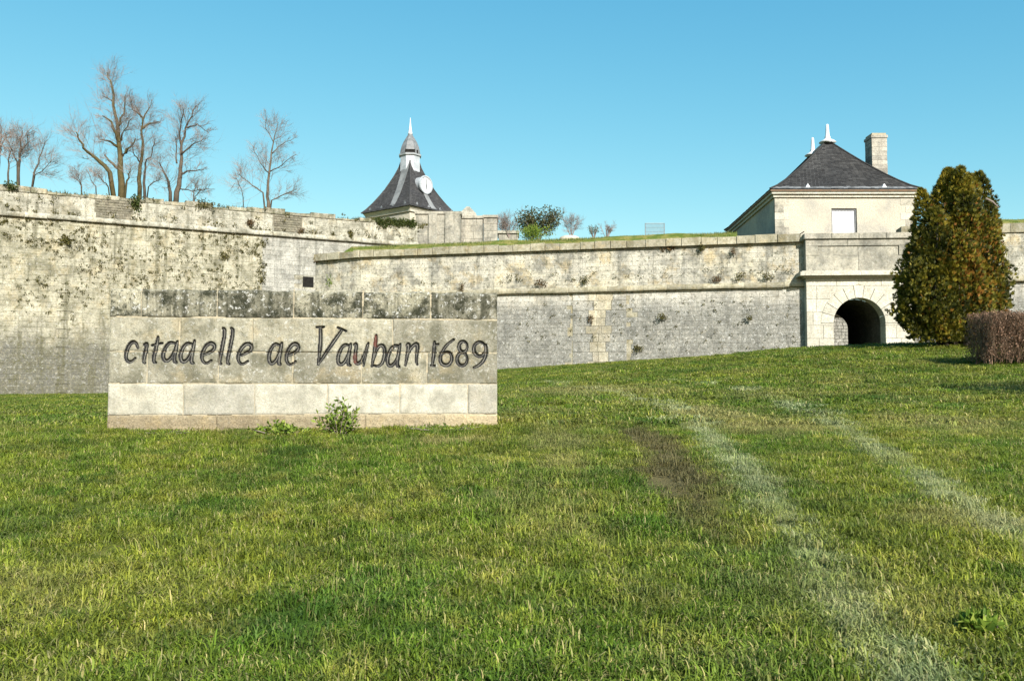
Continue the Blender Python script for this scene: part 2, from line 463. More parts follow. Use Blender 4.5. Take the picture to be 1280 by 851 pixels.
def lawnmat(blade):
    t = NT('grass_blade' if blade else 'lawn_soil', .62 if blade else .95, .25 if blade else .1)
    n1 = t.noise(.5, 4, .6); n2 = t.noise(2.1, 4, .6); n3 = t.noise(9, 3, .6)
    c = t.mix(t.map(n1, .38, .62), (.112, .186, .016), (.205, .238, .026))
    c = t.mix(t.math('MULTIPLY', t.map(n2, .48, .70), .75), c, (.28, .265, .055))
    c = t.mix(t.math('MULTIPLY', t.map(t.noise(1.3, 4), .54, .66), .7), c, (.06, .14, .012))
    if blade:
        r = t.attr('tint')
        c = t.mix(t.map(r, .80, .95), c, (.33, .30, .125))
        c = t.mix(t.math('MULTIPLY', t.map(r, .0, .4, 1, 0), .62), c, (.028, .068, .006))
        oi = t.n.new('ShaderNodeObjectInfo')
        c = t.mix(1.0, c, t.mix(oi.outputs['Random'], (.72, .74, .7), (1.24, 1.19, 1.12)), 'MULTIPLY')
        c = t.mix(1.0, c, t.mix(t.map(t.noise(4.5, 4, .65), .38, .62), (.66, .7, .7), (1.22, 1.18, 1.15)), 'MULTIPLY')
    else:
        c = t.mix(.72, c, t.mix(t.map(n3, .4, .7), (.026, .034, .007), (.05, .046, .018)))
    A = lambda k: t.attr(k, blade)
    c = t.mix(t.math('MULTIPLY', A('dark'), .7), c, (.030, .068, .008))
    c = t.mix(t.math('MULTIPLY', A('straw'), .58), c, (.30, .25, .105))
    c = t.mix(t.math('MULTIPLY', A('pale'), .58), c, (.42, .44, .25))
    c = t.mix(t.math('MULTIPLY', A('bare'), .8), c, (.10, .078, .038))
    t.col(c)
    if blade:
        tr = t.n.new('ShaderNodeBsdfTranslucent'); t.l.new(c, tr.inputs[0])
        mx = t.n.new('ShaderNodeMixShader'); mx.inputs[0].default_value = .35
        t.l.new(t.b.outputs[0], mx.inputs[1]); t.l.new(tr.outputs[0], mx.inputs[2])
        t.l.new(mx.outputs[0], t.n['Material Output'].inputs[0])
    else:
        t.bump(t.math('ADD', n3, t.noise(40, 3, .7)), .8, .03)
    return t.m
gm.materials.append(lawnmat(False))
lawn = link('lawn', gm, kind='structure')

# grass blades: small sods of blades scattered over the lawn
blade_m = lawnmat(True)
def sod(name, rad, n, h0, h1, l0, l1, w, seed, up=.12):
    """a little mat of arching, drooping blades"""
    r = random.Random(seed)
    mb = MB()
    az0 = r.uniform(0, 6.283)
    for i in range(n):
        a = r.uniform(0, 6.283); q = rad * math.sqrt(r.random())
        x, y = q * math.cos(a), q * math.sin(a)
        az = az0 + r.gauss(0, 1.5); dx, dy = math.cos(az), math.sin(az)
        h = r.uniform(h0, h1); l = r.uniform(l0, l1); droop = r.uniform(.05, .8)
        if r.random() < up: h *= 1.35; l *= .45; droop = 1.1
        ww = w * r.uniform(.55, 1.25) / 2
        tw = az + math.pi / 2 + r.uniform(-.6, .6); sx, sy = math.cos(tw) * ww, math.sin(tw) * ww
        sw = r.uniform(-.25, .25) * l; px_, py_ = -dy * sw, dx * sw
        vs = [(x - sx, y - sy, -.015), (x + sx, y + sy, -.015),
              (x + dx * l * .25 - sx, y + dy * l * .25 - sy, h * .72), (x + dx * l * .25 + sx, y + dy * l * .25 + sy, h * .72),
              (x + dx * l * .62 + px_ * .5 - sx * .8, y + dy * l * .62 + py_ * .5 - sy * .8, h), (x + dx * l * .62 + px_ * .5 + sx * .8, y + dy * l * .62 + py_ * .5 + sy * .8, h),
              (x + dx * l + px_, y + dy * l + py_, h * droop)]
        mb.add(vs, [(0, 1, 3, 2), (2, 3, 5, 4), (4, 5, 6)], r.random())
    return bpy.data.objects.new(name, mb.mesh(name, blade_m, True))
def sods(cname, lst):
    c = bpy.data.collections.new(cname)
    for o in lst: c.objects.link(o)
    return c
near_c = sods('near_sods', [sod('sod', .16, 85, .016, .042, .03, .085, .0062, 100 + i) for i in range(6)] + [sod('tall_sod', .12, 60, .03, .06, .05, .11, .0065, 120 + i, .3) for i in range(2)])
far_c = sods('far_sods', [sod('far_sod', .38, 130, .03, .06, .06, .16, .015, 200 + i) for i in range(5)])
def scatter_tree():
    ng = bpy.data.node_groups.new('grass_scatter', 'GeometryNodeTree')
    ng.interface.new_socket('Geometry', in_out='INPUT', socket_type='NodeSocketGeometry')
    ng.interface.new_socket('Geometry', in_out='OUTPUT', socket_type='NodeSocketGeometry')
    n, l = ng.nodes, ng.links
    gi = n.new('NodeGroupInput'); go = n.new('NodeGroupOutput'); jn = n.new('GeometryNodeJoinGeometry')
    for i, (att, coll, dens, s0, s1) in enumerate((('near', near_c, 70.0, .7, 1.3), ('far', far_c, 10.0, .75, 1.35))):
        na = n.new('GeometryNodeInputNamedAttribute'); na.data_type = 'FLOAT'; na.inputs[0].default_value = att
        mu = n.new('ShaderNodeMath'); mu.operation = 'MULTIPLY'; mu.inputs[1].default_value = dens
        l.new(na.outputs[0], mu.inputs[0])
        dp = n.new('GeometryNodeDistributePointsOnFaces'); dp.inputs['Seed'].default_value = 5 + i
        l.new(gi.outputs[0], dp.inputs['Mesh']); l.new(mu.outputs[0], dp.inputs['Density'])
        ci = n.new('GeometryNodeCollectionInfo'); ci.inputs[0].default_value = coll
        ci.inputs['Separate Children'].default_value = True; ci.inputs['Reset Children'].default_value = True
        rv = n.new('FunctionNodeRandomValue'); rv.data_type = 'FLOAT_VECTOR'
        rv.inputs[0].default_value = (-.12, -.12, 0); rv.inputs[1].default_value = (.12, .12, 6.283)
        rs = n.new('FunctionNodeRandomValue'); rs.data_type = 'FLOAT'
        rs.inputs[2].default_value = s0; rs.inputs[3].default_value = s1; rs.inputs['Seed'].default_value = 3
        ip = n.new('GeometryNodeInstanceOnPoints')
        ip.inputs['Pick Instance'].default_value = True
        l.new(dp.outputs['Points'], ip.inputs['Points']); l.new(ci.outputs[0], ip.inputs['Instance'])
        l.new(rv.outputs[0], ip.inputs['Rotation']); l.new(rs.outputs[1], ip.inputs['Scale'])
        l.new(ip.outputs[0], jn.inputs[0])
    l.new(jn.outputs[0], go.inputs[0])
    return ng
grass = link('grass', gm, kind='stuff', label='short rough green lawn grass in front of the walls', cat='grass')
gmod = grass.modifiers.new('scatter', 'NODES'); gmod.node_group = scatter_tree()

# ------------------------------------------------------------------ walls
class Frame:
    """a vertical wall face: u metres along from A towards B, z up, d out of the face towards the viewer"""
    def __init__(s, A, B):
        s.A = np.array(A, float); e = np.array(B, float) - s.A
        s.L = np.linalg.norm(e); s.t = e / s.L; s.n = np.array([s.t[1], -s.t[0]])
    def __call__(s, u, z, d=0.0):
        q = s.A + s.t * u + s.n * d
        return (q[0], q[1], z)
    def u(s, px):
        k = (px - 640) / F        # X = k*Y
        return (k * s.A[1] - s.A[0]) / (s.t[0] - k * s.t[1])
    def Y(s, u): return s.A[1] + s.t[1] * u
    def uz(s, px, py):
        u = s.u(px)
        return u, P(px, py, s.Y(u))[2]
    def mat(s, u, z, d=0.0):
        m = Matrix(((s.t[0], s.n[0], 0, 0), (s.t[1], s.n[1], 0, 0), (0, 0, 1, 0), (0, 0, 0, 1)))
        m.translation = Vector(s(u, z, d))
        return m

def slab(mb, fr, u0, u1, z0, z1, d0, d1, t=.5):
    mb.prism([(u0, z0), (u1, z0), (u1, z1), (u0, z1)], fr, d0, d1, t)
def courses(fr, u0, u1, z0f, z1, h, l0, l1, seed, hvar=.08, skip=None):
    """stone rectangles (u0,u1,z0,z1) in courses from the top z1 down to the ground z0f(u)"""
    r = random.Random(seed)
    out, z, row = [], z1, 0
    ks = np.linspace(u0, u1, 24); kz_ = [z0f(q) for q in ks]
    z0f = lambda q: float(np.interp(q, ks, kz_))
    zmin = min(kz_)
    while z > zmin - .1:
        hh = h * r.uniform(1 - hvar, 1 + hvar)
        u = u0
        first = True
        while u < u1 - .02:
            w = r.uniform(l0, l1) * (.55 if first and row % 2 else 1)
            first = False
            e = min(u + w, u1)
            if u1 - e < l0 * .45: e = u1
            if z > z0f((u + e) / 2) - .05 and not (skip and skip(u, e, z - hh, z)):
                out.append((u, e, z - hh, z))
            u = e
        z -= hh; row += 1
    return out
def put_stone(mb, fr, s, r, gap=.012, out=.03, back=-.06, jit=1.0, bev=.014):
    u0, u1, z0, z1 = s
    d = out + r.uniform(-.012, .014) * jit
    g = gap
    poly = [(u0 + g * r.uniform(.5, 1.6), z0 + g * r.uniform(.5, 1.5)), (u1 - g * r.uniform(.5, 1.6), z0 + g * r.uniform(.5, 1.5)),
            (u1 - g * r.uniform(.5, 1.6), z1 - g * r.uniform(.5, 1.5)), (u0 + g * r.uniform(.5, 1.6), z1 - g * r.uniform(.5, 1.5))]
    mb.prism(poly, fr, back, d, r.random(), bev)
def half_round(mb, fr, u0, u1, z, r, t=.5, n=8, seg=1, jit=0.0, seed=0):
    rr = random.Random(seed)
    rings = []
    for k in range(seg + 1):
        uu = u0 + (u1 - u0) * k / seg
        j = rr.uniform(-jit, jit)
        ring = [fr(uu, z + j + r * math.sin(a), r * math.cos(a)) for a in np.linspace(-.5, math.pi / 2, n)]
        ring += [fr(uu, z + j + r, -.3), fr(uu, z + j - r * math.sin(.5), -.3)]
        rings.append(ring)
    mb.loft(rings, t)

# ---- the high rampart on the left
LA = (X(0, 60.4), 60.4); LB = (X(393, 70.0), 70.0)
LW = Frame(LA, LB)
zc = 1.6 + 12.03; zt = 1.6 + 14.0
uL0, uL1 = -22.0, LW.u(521)
lw = thing('rampart_wall', 'tall weathered cream rampart on the left with cordon, ruined parapet and dark tufts', 'wall', (*LA, 1.0))
mb = MB(); slab(mb, LW, uL0, uL1, -1, zc + .2, -3, -.02); slab(mb, LW, uL0, uL1, zc + .2, zt - .35, -1.4, -.02)
mb.build('masonry_core', M['parapet'], lw)
zg = lambda u: float(gz(*LW(u, 0)[:2]))
uPatch = LW.u(326)
opening = (LW.uz(378, 358), LW.uz(390, 347))
inop = lambda a, b, c, d: b > opening[0][0] and a < opening[1][0] and d > opening[0][1] and c < opening[1][1]
r = random.Random(11)
mb = MB()
for s in courses(LW, uL0, uPatch, zg, zc - .13, .36, .7, 1.3, 1): put_stone(mb, LW, s, r, .005, .003, -.06, .5, .007)
mb.build('wall_stone', M['rampart'], lw, kind='stuff')
mb = MB()
for s in courses(LW, uPatch, uL1, zg, zc - .13, .36, .6, 1.1, 2, skip=inop): put_stone(mb, LW, s, r, .005, .003, -.06, .5, .007)
mb.build('repointed_stone', M['patch'], lw, kind='stuff')
mb = MB()
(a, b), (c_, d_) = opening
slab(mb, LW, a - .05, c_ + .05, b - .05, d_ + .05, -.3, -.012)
mb.build('opening_shade_slab', M['dark'], lw)  # almost flush black slab; the hole's darkness is put into its colour
# pale dressed quoin strip at x = 70..85
ua, ub = LW.u(69), LW.u(84)
mb0 = None
z = zc - .2; k = 0
while z > zg(ua):
    mb = MB(); w0 = ua + (.0 if k % 2 else .25)
    slab(mb, LW, w0, ub + (.22 if k % 2 else -.05), z - .62, z - .02, -.05, .052, r.random())
    mb.build('quoin_stone', M['rampart'], lw)
    z -= .64; k += 1
# cordon: carved stones in a row
u = uL0; k = 0
while u < uL1 - .05:
    e = min(u + r.uniform(1.2, 1.9), uL1)
    mb = MB(); half_round(mb, LW, u + .008, e - .008, zc + r.uniform(-.015, .015), .25, r.random(), 9)
    mb.build('cordon_stone', M['parapet'], lw, smooth=False)
    u = e
# parapet courses and coping
blocked = [(LW.uz(115, 268)[0], LW.uz(160, 268)[0]), (LW.uz(340, 290)[0], LW.uz(374, 290)[0])]
inbl = lambda a, b, c, d: any(b > q[0] and a < q[1] for q in blocked) and c > zc + .4
mb = MB()
for s in courses(LW, uL0, uL1, lambda u: zc + .25, zt - .34, .34, .8, 1.5, 3, skip=inbl): put_stone(mb, LW, s, r, .005, -.008, -.06, .5, .007)
mb.build('parapet_stone', M['parapet'], lw, kind='stuff')
for q in blocked:
    mb = MB()
    slab(mb, LW, q[0] - .1, q[1] + .1, zc + .45, zt - .36, -.6, -.012)
    mb.build('embrasure_backing', M['rubble'], lw)
    mb = MB()
    for s in courses(LW, q[0], q[1], lambda u: zc + .5, zt - .36, .19, .22, .42, 5): put_stone(mb, LW, s, r, .012, .03 + r.uniform(-.02, .02), -.2)
    mb.build('embrasure_rubble', M['rubble'], lw, kind='stuff')
u = uL0
while u < uL1 - .05:
    e = min(u + r.uniform(1.0, 2.1), uL1)
    h = r.uniform(.22, .42) - (.2 if r.random() < .2 else 0) + .18 * (sn(u * .21, 3.3, 0, 8) - .5)
    mb = MB()
    t0, t1 = r.uniform(-.04, .04), r.uniform(-.04, .04)
    mb.prism([(u + .01, zt - .35), (e - .01, zt - .35), (e - .01, zt - .35 + h + t1), ((u + e) / 2, zt - .35 + h + r.uniform(-.03, .05)), (u + .01, zt - .35 + h + t0)], LW, -1.3, .05 + r.uniform(-.03, .03), r.random(), .05)
    mb.build('coping_stone', M['ruin'], lw)
    u = e

# ---- the lower curtain wall in the middle (ends at a salient corner on the left)
CA = (X(450, 60.4), 60.4); CB = (X(1012, 53.8), 53.8)
SA = (X(393, 62.3), 62.3)
CW = Frame(CA, CB); SW = Frame(SA, CA)
zk = 1.6 + 6.32; zcu = 1.6 + 8.97; zct = 1.6 + 9.48
cw = thing('curtain_wall', 'long low grey brick-like stone wall between the stone sign and the arched gate', 'wall', (*CA, 2.0))
mb = MB()
for fr in (CW, SW): slab(mb, fr, 0, fr.L, -1, zcu, -1.6, -.02)
mb.build('masonry_core', M['coping'], cw)
RT = Frame((X(393, 62.3) + .7, 72.0), SA)
mb = MB(); slab(mb, RT, 0, RT.L, 0, zct - .05, -.8, 0); mb.build('return_face', M['curtain'], cw)
allst = []
for fr, sd in ((CW, 21), (SW, 22)):
    zgf = lambda u, fr=fr: float(gz(*fr(u, 0)[:2]))
    allst += [(fr, s, 'curtain') for s in courses(fr, 0, fr.L, lambda u: zk + .2, zcu, .275, .4, 1.05, sd, .16)]
    allst += [(fr, s, 'curtain_low') for s in courses(fr, 0, fr.L, zgf, zk - .13, .285, .4, 1.05, sd + 10, .16)]
# pale full-height repair strip at x = 737..762
us0, us1 = CW.u(737), CW.u(762)
def pick(e):
    fr, s, k = e
    return (fr is SW, -(s[0] + s[1]))
allst.sort(key=pick)
joined = {'curtain': MB(), 'curtain_low': MB()}
for i, (fr, s, k) in enumerate(allst):
    if fr is CW and k == 'curtain_low' and s[1] > us0 - .85 and s[0] < us1 + .85:
        mb = MB(); continue
    if i < 270:
        mb = MB(); put_stone(mb, fr, s, r, .004, .003, -.06, .6, .005); mb.build('wall_stone', M[k], cw)
    else:
        put_stone(joined[k], fr, s, r, .004, .003, -.06, .6, .005)
z = zk - .135
k = 0
while z > float(gz(*CW(us0, 0)[:2])) - .1:
    h = r.uniform(.45, .68); a = us0 + (r.uniform(.1, .3) if k % 2 else r.uniform(-.25, .1)); c_ = us1 + r.uniform(-.3, .25); m_ = (a + c_) / 2 + r.uniform(-.3, .3)
    for q0, q1 in ((us0 - 1.1, a), (a, m_), (m_, c_), (c_, us1 + 1.1)):
        side = q0 < us0 - 1 or q1 > us1 + 1
        mb = MB(); put_stone(mb, CW, (q0, q1, z - h, z), r, .008, .006 if side else .014, -.06, .6, .012)
        mb.build('wall_stone' if side else 'repair_stone', M['curtain_low' if side else 'repair'], cw)
    z -= h; k += 1
joined['curtain'].build('upper_stonework', M['curtain'], cw, kind='stuff')
joined['curtain_low'].build('lower_stonework', M['curtain_low'], cw, kind='stuff')
for fr in (SW, CW):
    u = 0.0
    while u < fr.L - .05:
        e = min(u + r.uniform(.85, 1.5), fr.L)
        mb = MB(); half_round(mb, fr, u + .006, e - .006, zk + r.uniform(-.02, .02), .24, r.random(), 9)
        mb.build('cordon_stone', M['coping'], cw)
        u = e
    u = 0.0
    while u < fr.L - .05:
        e = min(u + r.uniform(.95, 1.35), fr.L)
        mb = MB()
        h = zct + r.uniform(-.05, .03)
        mb.prism([(u + .012, zcu + .01), (e - .012, zcu + .01), (e - .012, h + r.uniform(-.02, .02)), (u + .012, h + r.uniform(-.02, .02))], fr, -1.2, .24 + r.uniform(-.02, .02), r.random(), .03)
        mb.build('coping_stone', M['coping'], cw)
        u = e

# ---- wall to the right of the gate
RA = (X(1130, 53.3), 53.3); RB = (X(1130, 53.3) + 24, 49.0)
RW = Frame(RA, RB)
rw = thing('flank_wall', 'pale stone wall with cordon at the right edge behind the conifer', 'wall', (*RA, 3.0))
zs = 52.3 / 51.0
mb = MB(); slab(mb, RW, 0, RW.L, 0, zcu + .3, -1.5, -.02); mb.build('masonry_core', M['coping'], rw)
mb = MB()
for s in courses(RW, 0, RW.L, lambda u: zk + .3, zcu + .3, .29, .6, 1.0, 41): put_stone(mb, RW, s, r, .004, .003, -.06, .6, .005)
mb.build('upper_stonework', M['curtain'], rw, kind='stuff')
mb = MB()
for s in courses(RW, 0, RW.L, lambda u: float(gz(*RW(u, 0)[:2])), zk - .02, .29, .6, 1.0, 42): put_stone(mb, RW, s, r, .004, .003, -.06, .6, .005)
mb.build('lower_stonework', M['curtain_low'], rw, kind='stuff')
u = 0.0
while u < RW.L - .05:
    e = min(u + r.uniform(1, 1.5), RW.L)
    mb = MB(); half_round(mb, RW, u + .006, e - .006, zk + .14, .24, r.random(), 9); mb.build('cordon_stone', M['coping'], rw)
    mb = MB(); slab(mb, RW, u + .01, e - .01, zcu + .31, zct + .35, -1.2, .1, r.random()); mb.build('coping_stone', M['coping'], rw)
    u = e

# ------------------------------------------------------------------ turf on top of the walls
turf_m = NT('turf', .95, .1)
_n = turf_m.noise(1.2, 5, .65)
turf_m.col(turf_m.mix(turf_m.map(_n, .4, .65), (.075, .105, .016), (.19, .17, .05)))
turf_m.bump(turf_m.noise(9, 4, .7), 1, .08)
TURF = turf_m.m
def bank(name, A, B, z0, prof, back, seed, noisy=.15):
    """an earth bank behind a wall from A to B: prof = heights above z0 at the given distances back"""
    fr = Frame(A, B); n = int(fr.L / .5) + 2
    vs, fs = [], []
    us = np.linspace(0, fr.L, n)
    for j, (dd, h) in enumerate(zip(back, prof)):
        hh = z0 + h + (fbm(us * .35, us * 0 + j, seed=seed) - .5) * noisy * (1 if j else .3)
        vs += [fr(u_, z_, -dd) for u_, z_ in zip(us, hh)]
    m_ = len(back)
    for j in range(m_ - 1):
        for i in range(n - 1):
            fs.append((j * n + i, j * n + i + 1, (j + 1) * n + i + 1, (j + 1) * n + i))
    mb = MB(); mb.add(vs, fs)
    o = mb.build(name, TURF, smooth=True, kind='structure')
    return fr, o
b1, _ = bank('rampart_turf', CW(-2, 0)[:2], CW(CW.u(925), 0)[:2], zct, (-.1, .22, .80, 1.15, 1.2), (1.0, 1.6, 3.0, 6.0, 14.0), 61, .35)
b2, _ = bank('terreplein', LW(uL0, 0)[:2], LW(uL1 + 1, 0)[:2], zt, (-.5, -.4, -.3, -.1, .0), (1.2, 2.0, 4.0, 9.0, 30.0), 62, .3)
b3, _ = bank('flank_turf', RW(3.2, 0)[:2], RW(RW.L, 0)[:2], zct + .35, (-.08, .15, .75, .8, .8), (1.0, 1.4, 3.0, 6.0, 16.0), 63, .3)

# blades on the turf
def blades(mb, n, posf, h0, h1, w, seed, lean=.6):
    r = random.Random(seed)
    for i in range(n):
        x, y, z = posf(r)
        h = r.uniform(h0, h1); az = r.uniform(0, 6.283)
        dx, dy = math.cos(az), math.sin(az); b = r.uniform(0, 6.283)
        sx, sy = math.cos(b) * w / 2, math.sin(b) * w / 2
        l = h * r.uniform(0, lean)
        mb.add([(x - sx, y - sy, z), (x + sx, y + sy, z), (x + dx * l, y + dy * l, z + h)], [(0, 1, 2)], r.random())
def bankpos(fr, z0, back, prof, dmax, seed, noisy=.3):
    def f(r):
        u_ = r.uniform(0, fr.L); dd = r.uniform(back[0], dmax)
        z_ = z0 + np.interp(dd, back, prof)
        q = fr(u_, float(z_) - .12, -dd)
        return q
    return f
mb = MB(); blades(mb, 14000, bankpos(b1, zct, (1.0, 1.6, 3.0, 6.0), (-.1, .22, .80, 1.15), 5.0, 61), .1, .26, .05, 71)
mb.build('turf_grass', M['turf_blade'], kind='stuff', label='long green grass along the top of the middle wall', cat='grass')
def _pp(r, f=bankpos(b2, zt, (.0, 1.2, 2.0, 4.0), (-.02, -.1, -.25, -.2), 1.6, 62)):
    while True:
        q = f(r)
        if r.random() < 3 * (sn(q[0] * .5, q[1] * .3, 0, 12) - .4): return q
mb = MB(); blades(mb, 7000, _pp, .1, .34, .06, 72)
mb.build('parapet_grass', M['tuft'], kind='stuff', label='dry grass along the top of the left rampart', cat='grass')
mb = MB(); blades(mb, 3000, bankpos(b3, zct + .35, (1.0, 1.4, 3.0, 6.0), (-.08, .15, .75, .8), 3.6, 63), .12, .3, .05, 73)
mb.build('flank_grass', M['turf_blade'], kind='stuff', label='green grass bank above the wall at the right edge', cat='grass')

# ------------------------------------------------------------------ leaf clumps used by plants
def leaf(mb, p, d, up, L, w, t):
    d = np.asarray(d, float); d = d / (math.sqrt(d[0] ** 2 + d[1] ** 2 + d[2] ** 2) + 1e-9)
    s = cross(d, up); s /= math.sqrt(s[0] ** 2 + s[1] ** 2 + s[2] ** 2) + 1e-9
    p = np.asarray(p, float)
    n = cross(s, d)
    m = p + d * L * .5 + n * L * .08
    mb.add([p, m + s * w / 2, p + d * L, m - s * w / 2], [(0, 1, 2), (0, 2, 3)], t)
def rdir(r): 
    v = np.array([r.gauss(0, 1), r.gauss(0, 1), r.gauss(0, 1)]); return v / np.linalg.norm(v)
def clump(mb, c, rad, n, L, seed, squash=(1, 1, 1), down=0.0, tb=0.0):
    r = random.Random(seed)
    c = np.asarray(c, float)
    for i in range(n):
        v = rdir(r); q = r.random() ** .45
        p = c + v * q * rad * np.array(squash)
        d = v * .8 + rdir(r) * .8 + np.array([0, 0, .2 - down])
        leaf(mb, p, d, rdir(r), L * r.uniform(.6, 1.3), L * r.uniform(.4, .75), min(1, max(0, r.random() + tb)))

# ------------------------------------------------------------------ the inscribed stone block
MA = (X(136, 12.0), 12.0); MBp = (X(621.5, 12.62), 12.62)
MF = Frame(MA, MBp)
rows_px = [358.5, 395.5, 439.0, 479.5, 519.0, 556.0]
rows_z = [P(136, y, 12.0)[2] for y in rows_px]
joints = [[175, 270, 366, 453, 538], [223.6, 315, 402, 490.5], [184, 273, 366, 452, 534], [230, 319, 410, 500, 585], [272, 345, 400, 457, 555]]
mats = ['cap', 'face', 'face', 'pale', 'tan']
# letter strokes, in two pixel frames read off the inscription
def zl(pts): return [(140 + x / 5.333, 390 + y / 5.333) for x, y in pts]
def zr(pts): return [(380 + x / 5.12, 390 + y / 5.12) for x, y in pts]
def ell(cx, cy, rx, ry, a0=0, a1=360, n=18): return [(cx + rx * math.cos(R(a0 + (a1 - a0) * i / n)), cy + ry * math.sin(R(a0 + (a1 - a0) * i / n))) for i in range(n + 1)]
letters = [
 ('c', [zl([(168, 240), (158, 212), (135, 196), (108, 218), (88, 270), (88, 312), (106, 334), (130, 330), (152, 308)])]),
 ('i', [zl([(208, 218), (229, 208), (219, 260), (204, 332), (216, 340)])]),
 ('t', [zl([(300, 165), (290, 230), (270, 330), (290, 338)]), zl([(262, 222), (330, 208)])]),
 ('a', [zl([(418, 210), (380, 200), (348, 238), (334, 290), (348, 328), (380, 322), (408, 272), (428, 200)]), zl([(430, 196), (407, 325), (428, 337)])]),
 ('d', [zl([(530, 214), (494, 206), (464, 244), (450, 298), (466, 335), (498, 324), (524, 272), (542, 204)]), zl([(546, 190), (521, 332), (542, 342)])]),
 ('e', [zl([(600, 288), (640, 274), (678, 250), (680, 218), (650, 204), (616, 232), (594, 285), (600, 328), (628, 346), (660, 324)])]),
 ('l', [zl([(733, 108), (750, 122), (733, 230), (712, 336), (726, 346)])]),
 ('l', [zl([(790, 108), (804, 124), (784, 240), (764, 338), (780, 348)])]),
 ('e', [zl([(842, 294), (884, 280), (926, 252), (928, 222), (896, 208), (860, 238), (836, 292), (842, 334), (868, 352), (904, 328)])]),
 ('d', [zl([(1112, 220), (1082, 210), (1054, 250), (1040, 300), (1054, 346), (1082, 338), (1108, 290), (1126, 214)]), zl([(1130, 206), (1106, 340), (1122, 350)])]),
 ('e', [zl([(1164, 292), (1204, 278), (1240, 252), (1240, 220), (1210, 208), (1178, 242), (1156, 294), (1164, 336), (1190, 356), (1222, 330)])]),
 ('V', [zr([(100, 98), (104, 190), (90, 332)]), zr([(242, 112), (170, 215), (90, 336)]), zr([(78, 98), (124, 96)]), zr([(214, 100), (266, 122)])]),
 ('a', [zr([(286, 214), (254, 208), (226, 250), (212, 308), (228, 340), (258, 326), (282, 272), (296, 206)]), zr([(298, 204), (276, 332), (296, 342)])]),
 ('u', [zr([(318, 210), (336, 202), (322, 300), (338, 338), (372, 312), (404, 210)]), zr([(410, 200), (380, 344)])]),
 ('b', [zr([(460, 148), (452, 240), (434, 348)]), zr([(446, 300), (470, 222), (502, 210), (518, 246), (508, 314), (482, 350), (444, 342)])]),
 ('a', [zr([(602, 216), (572, 214), (544, 254), (530, 318), (546, 350), (578, 332), (600, 286), (612, 214)]), zr([(614, 206), (592, 340), (610, 352)])]),
 ('n', [zr([(656, 216), (672, 200), (660, 280), (648, 342)]), zr([(658, 278), (688, 222), (720, 200), (728, 222), (716, 312), (724, 336)])]),
 ('1', [zr([(834, 190), (832, 260), (820, 342)]), zr([(836, 214), (858, 206)]), zr([(812, 342), (836, 344)])]),
 ('6', [zr([(958, 176), (910, 212), (880, 262), (868, 302), (884, 338), (922, 344), (948, 310), (942, 266), (912, 252), (880, 270)])]),
 ('8', [zr(ell(1018, 222, 27, 34)), zr(ell(1012, 302, 33, 42))]),
 ('9', [zr(ell(1124, 238, 38, 46)), zr([(1164, 210), (1168, 262), (1152, 310), (1120, 342), (1086, 356)])]),
]
LW_ = .030                                      # half stroke width in metres
segs = []
for li, (ch, st) in enumerate(letters):
    for pl in st:
        q = [MF.uz(*p) for p in pl]
        # round the strokes off
        q = np.array(q)
        for it in range(2):
            if len(q) > 2:
                nn = [q[0]]
                for a, b in zip(q[:-1], q[1:]): nn += [a * .75 + b * .25, a * .25 + b * .75]
                nn.append(q[-1]); q = np.array(nn)
        for i, (a, b) in enumerate(zip(q[:-1], q[1:])):
            s = i / max(1, len(q) - 2)
            w = LW_ * (.72 + .5 * math.sin(math.pi * min(1, s * 1.1)))
            segs.append((li, a, b, w))
redspots = [MF.uz(470 + 0, 420), MF.uz(469.5, 428), MF.uz(444, 448)]
mon = thing('stone_sign', 'long low stone block wall on the grass carved with black lettering', 'sign', (*MF(MF.L / 2, 0)[:2], 1.0))
DEP = .75
mb = MB(); slab(mb, MF, .03, MF.L - .03, rows_z[5] - .1, rows_z[0] - .03, -DEP + .03, -.06)
mb.build('mortar_core', M['mortar'], mon)
lett = [MB() for _ in letters]
r = random.Random(5)
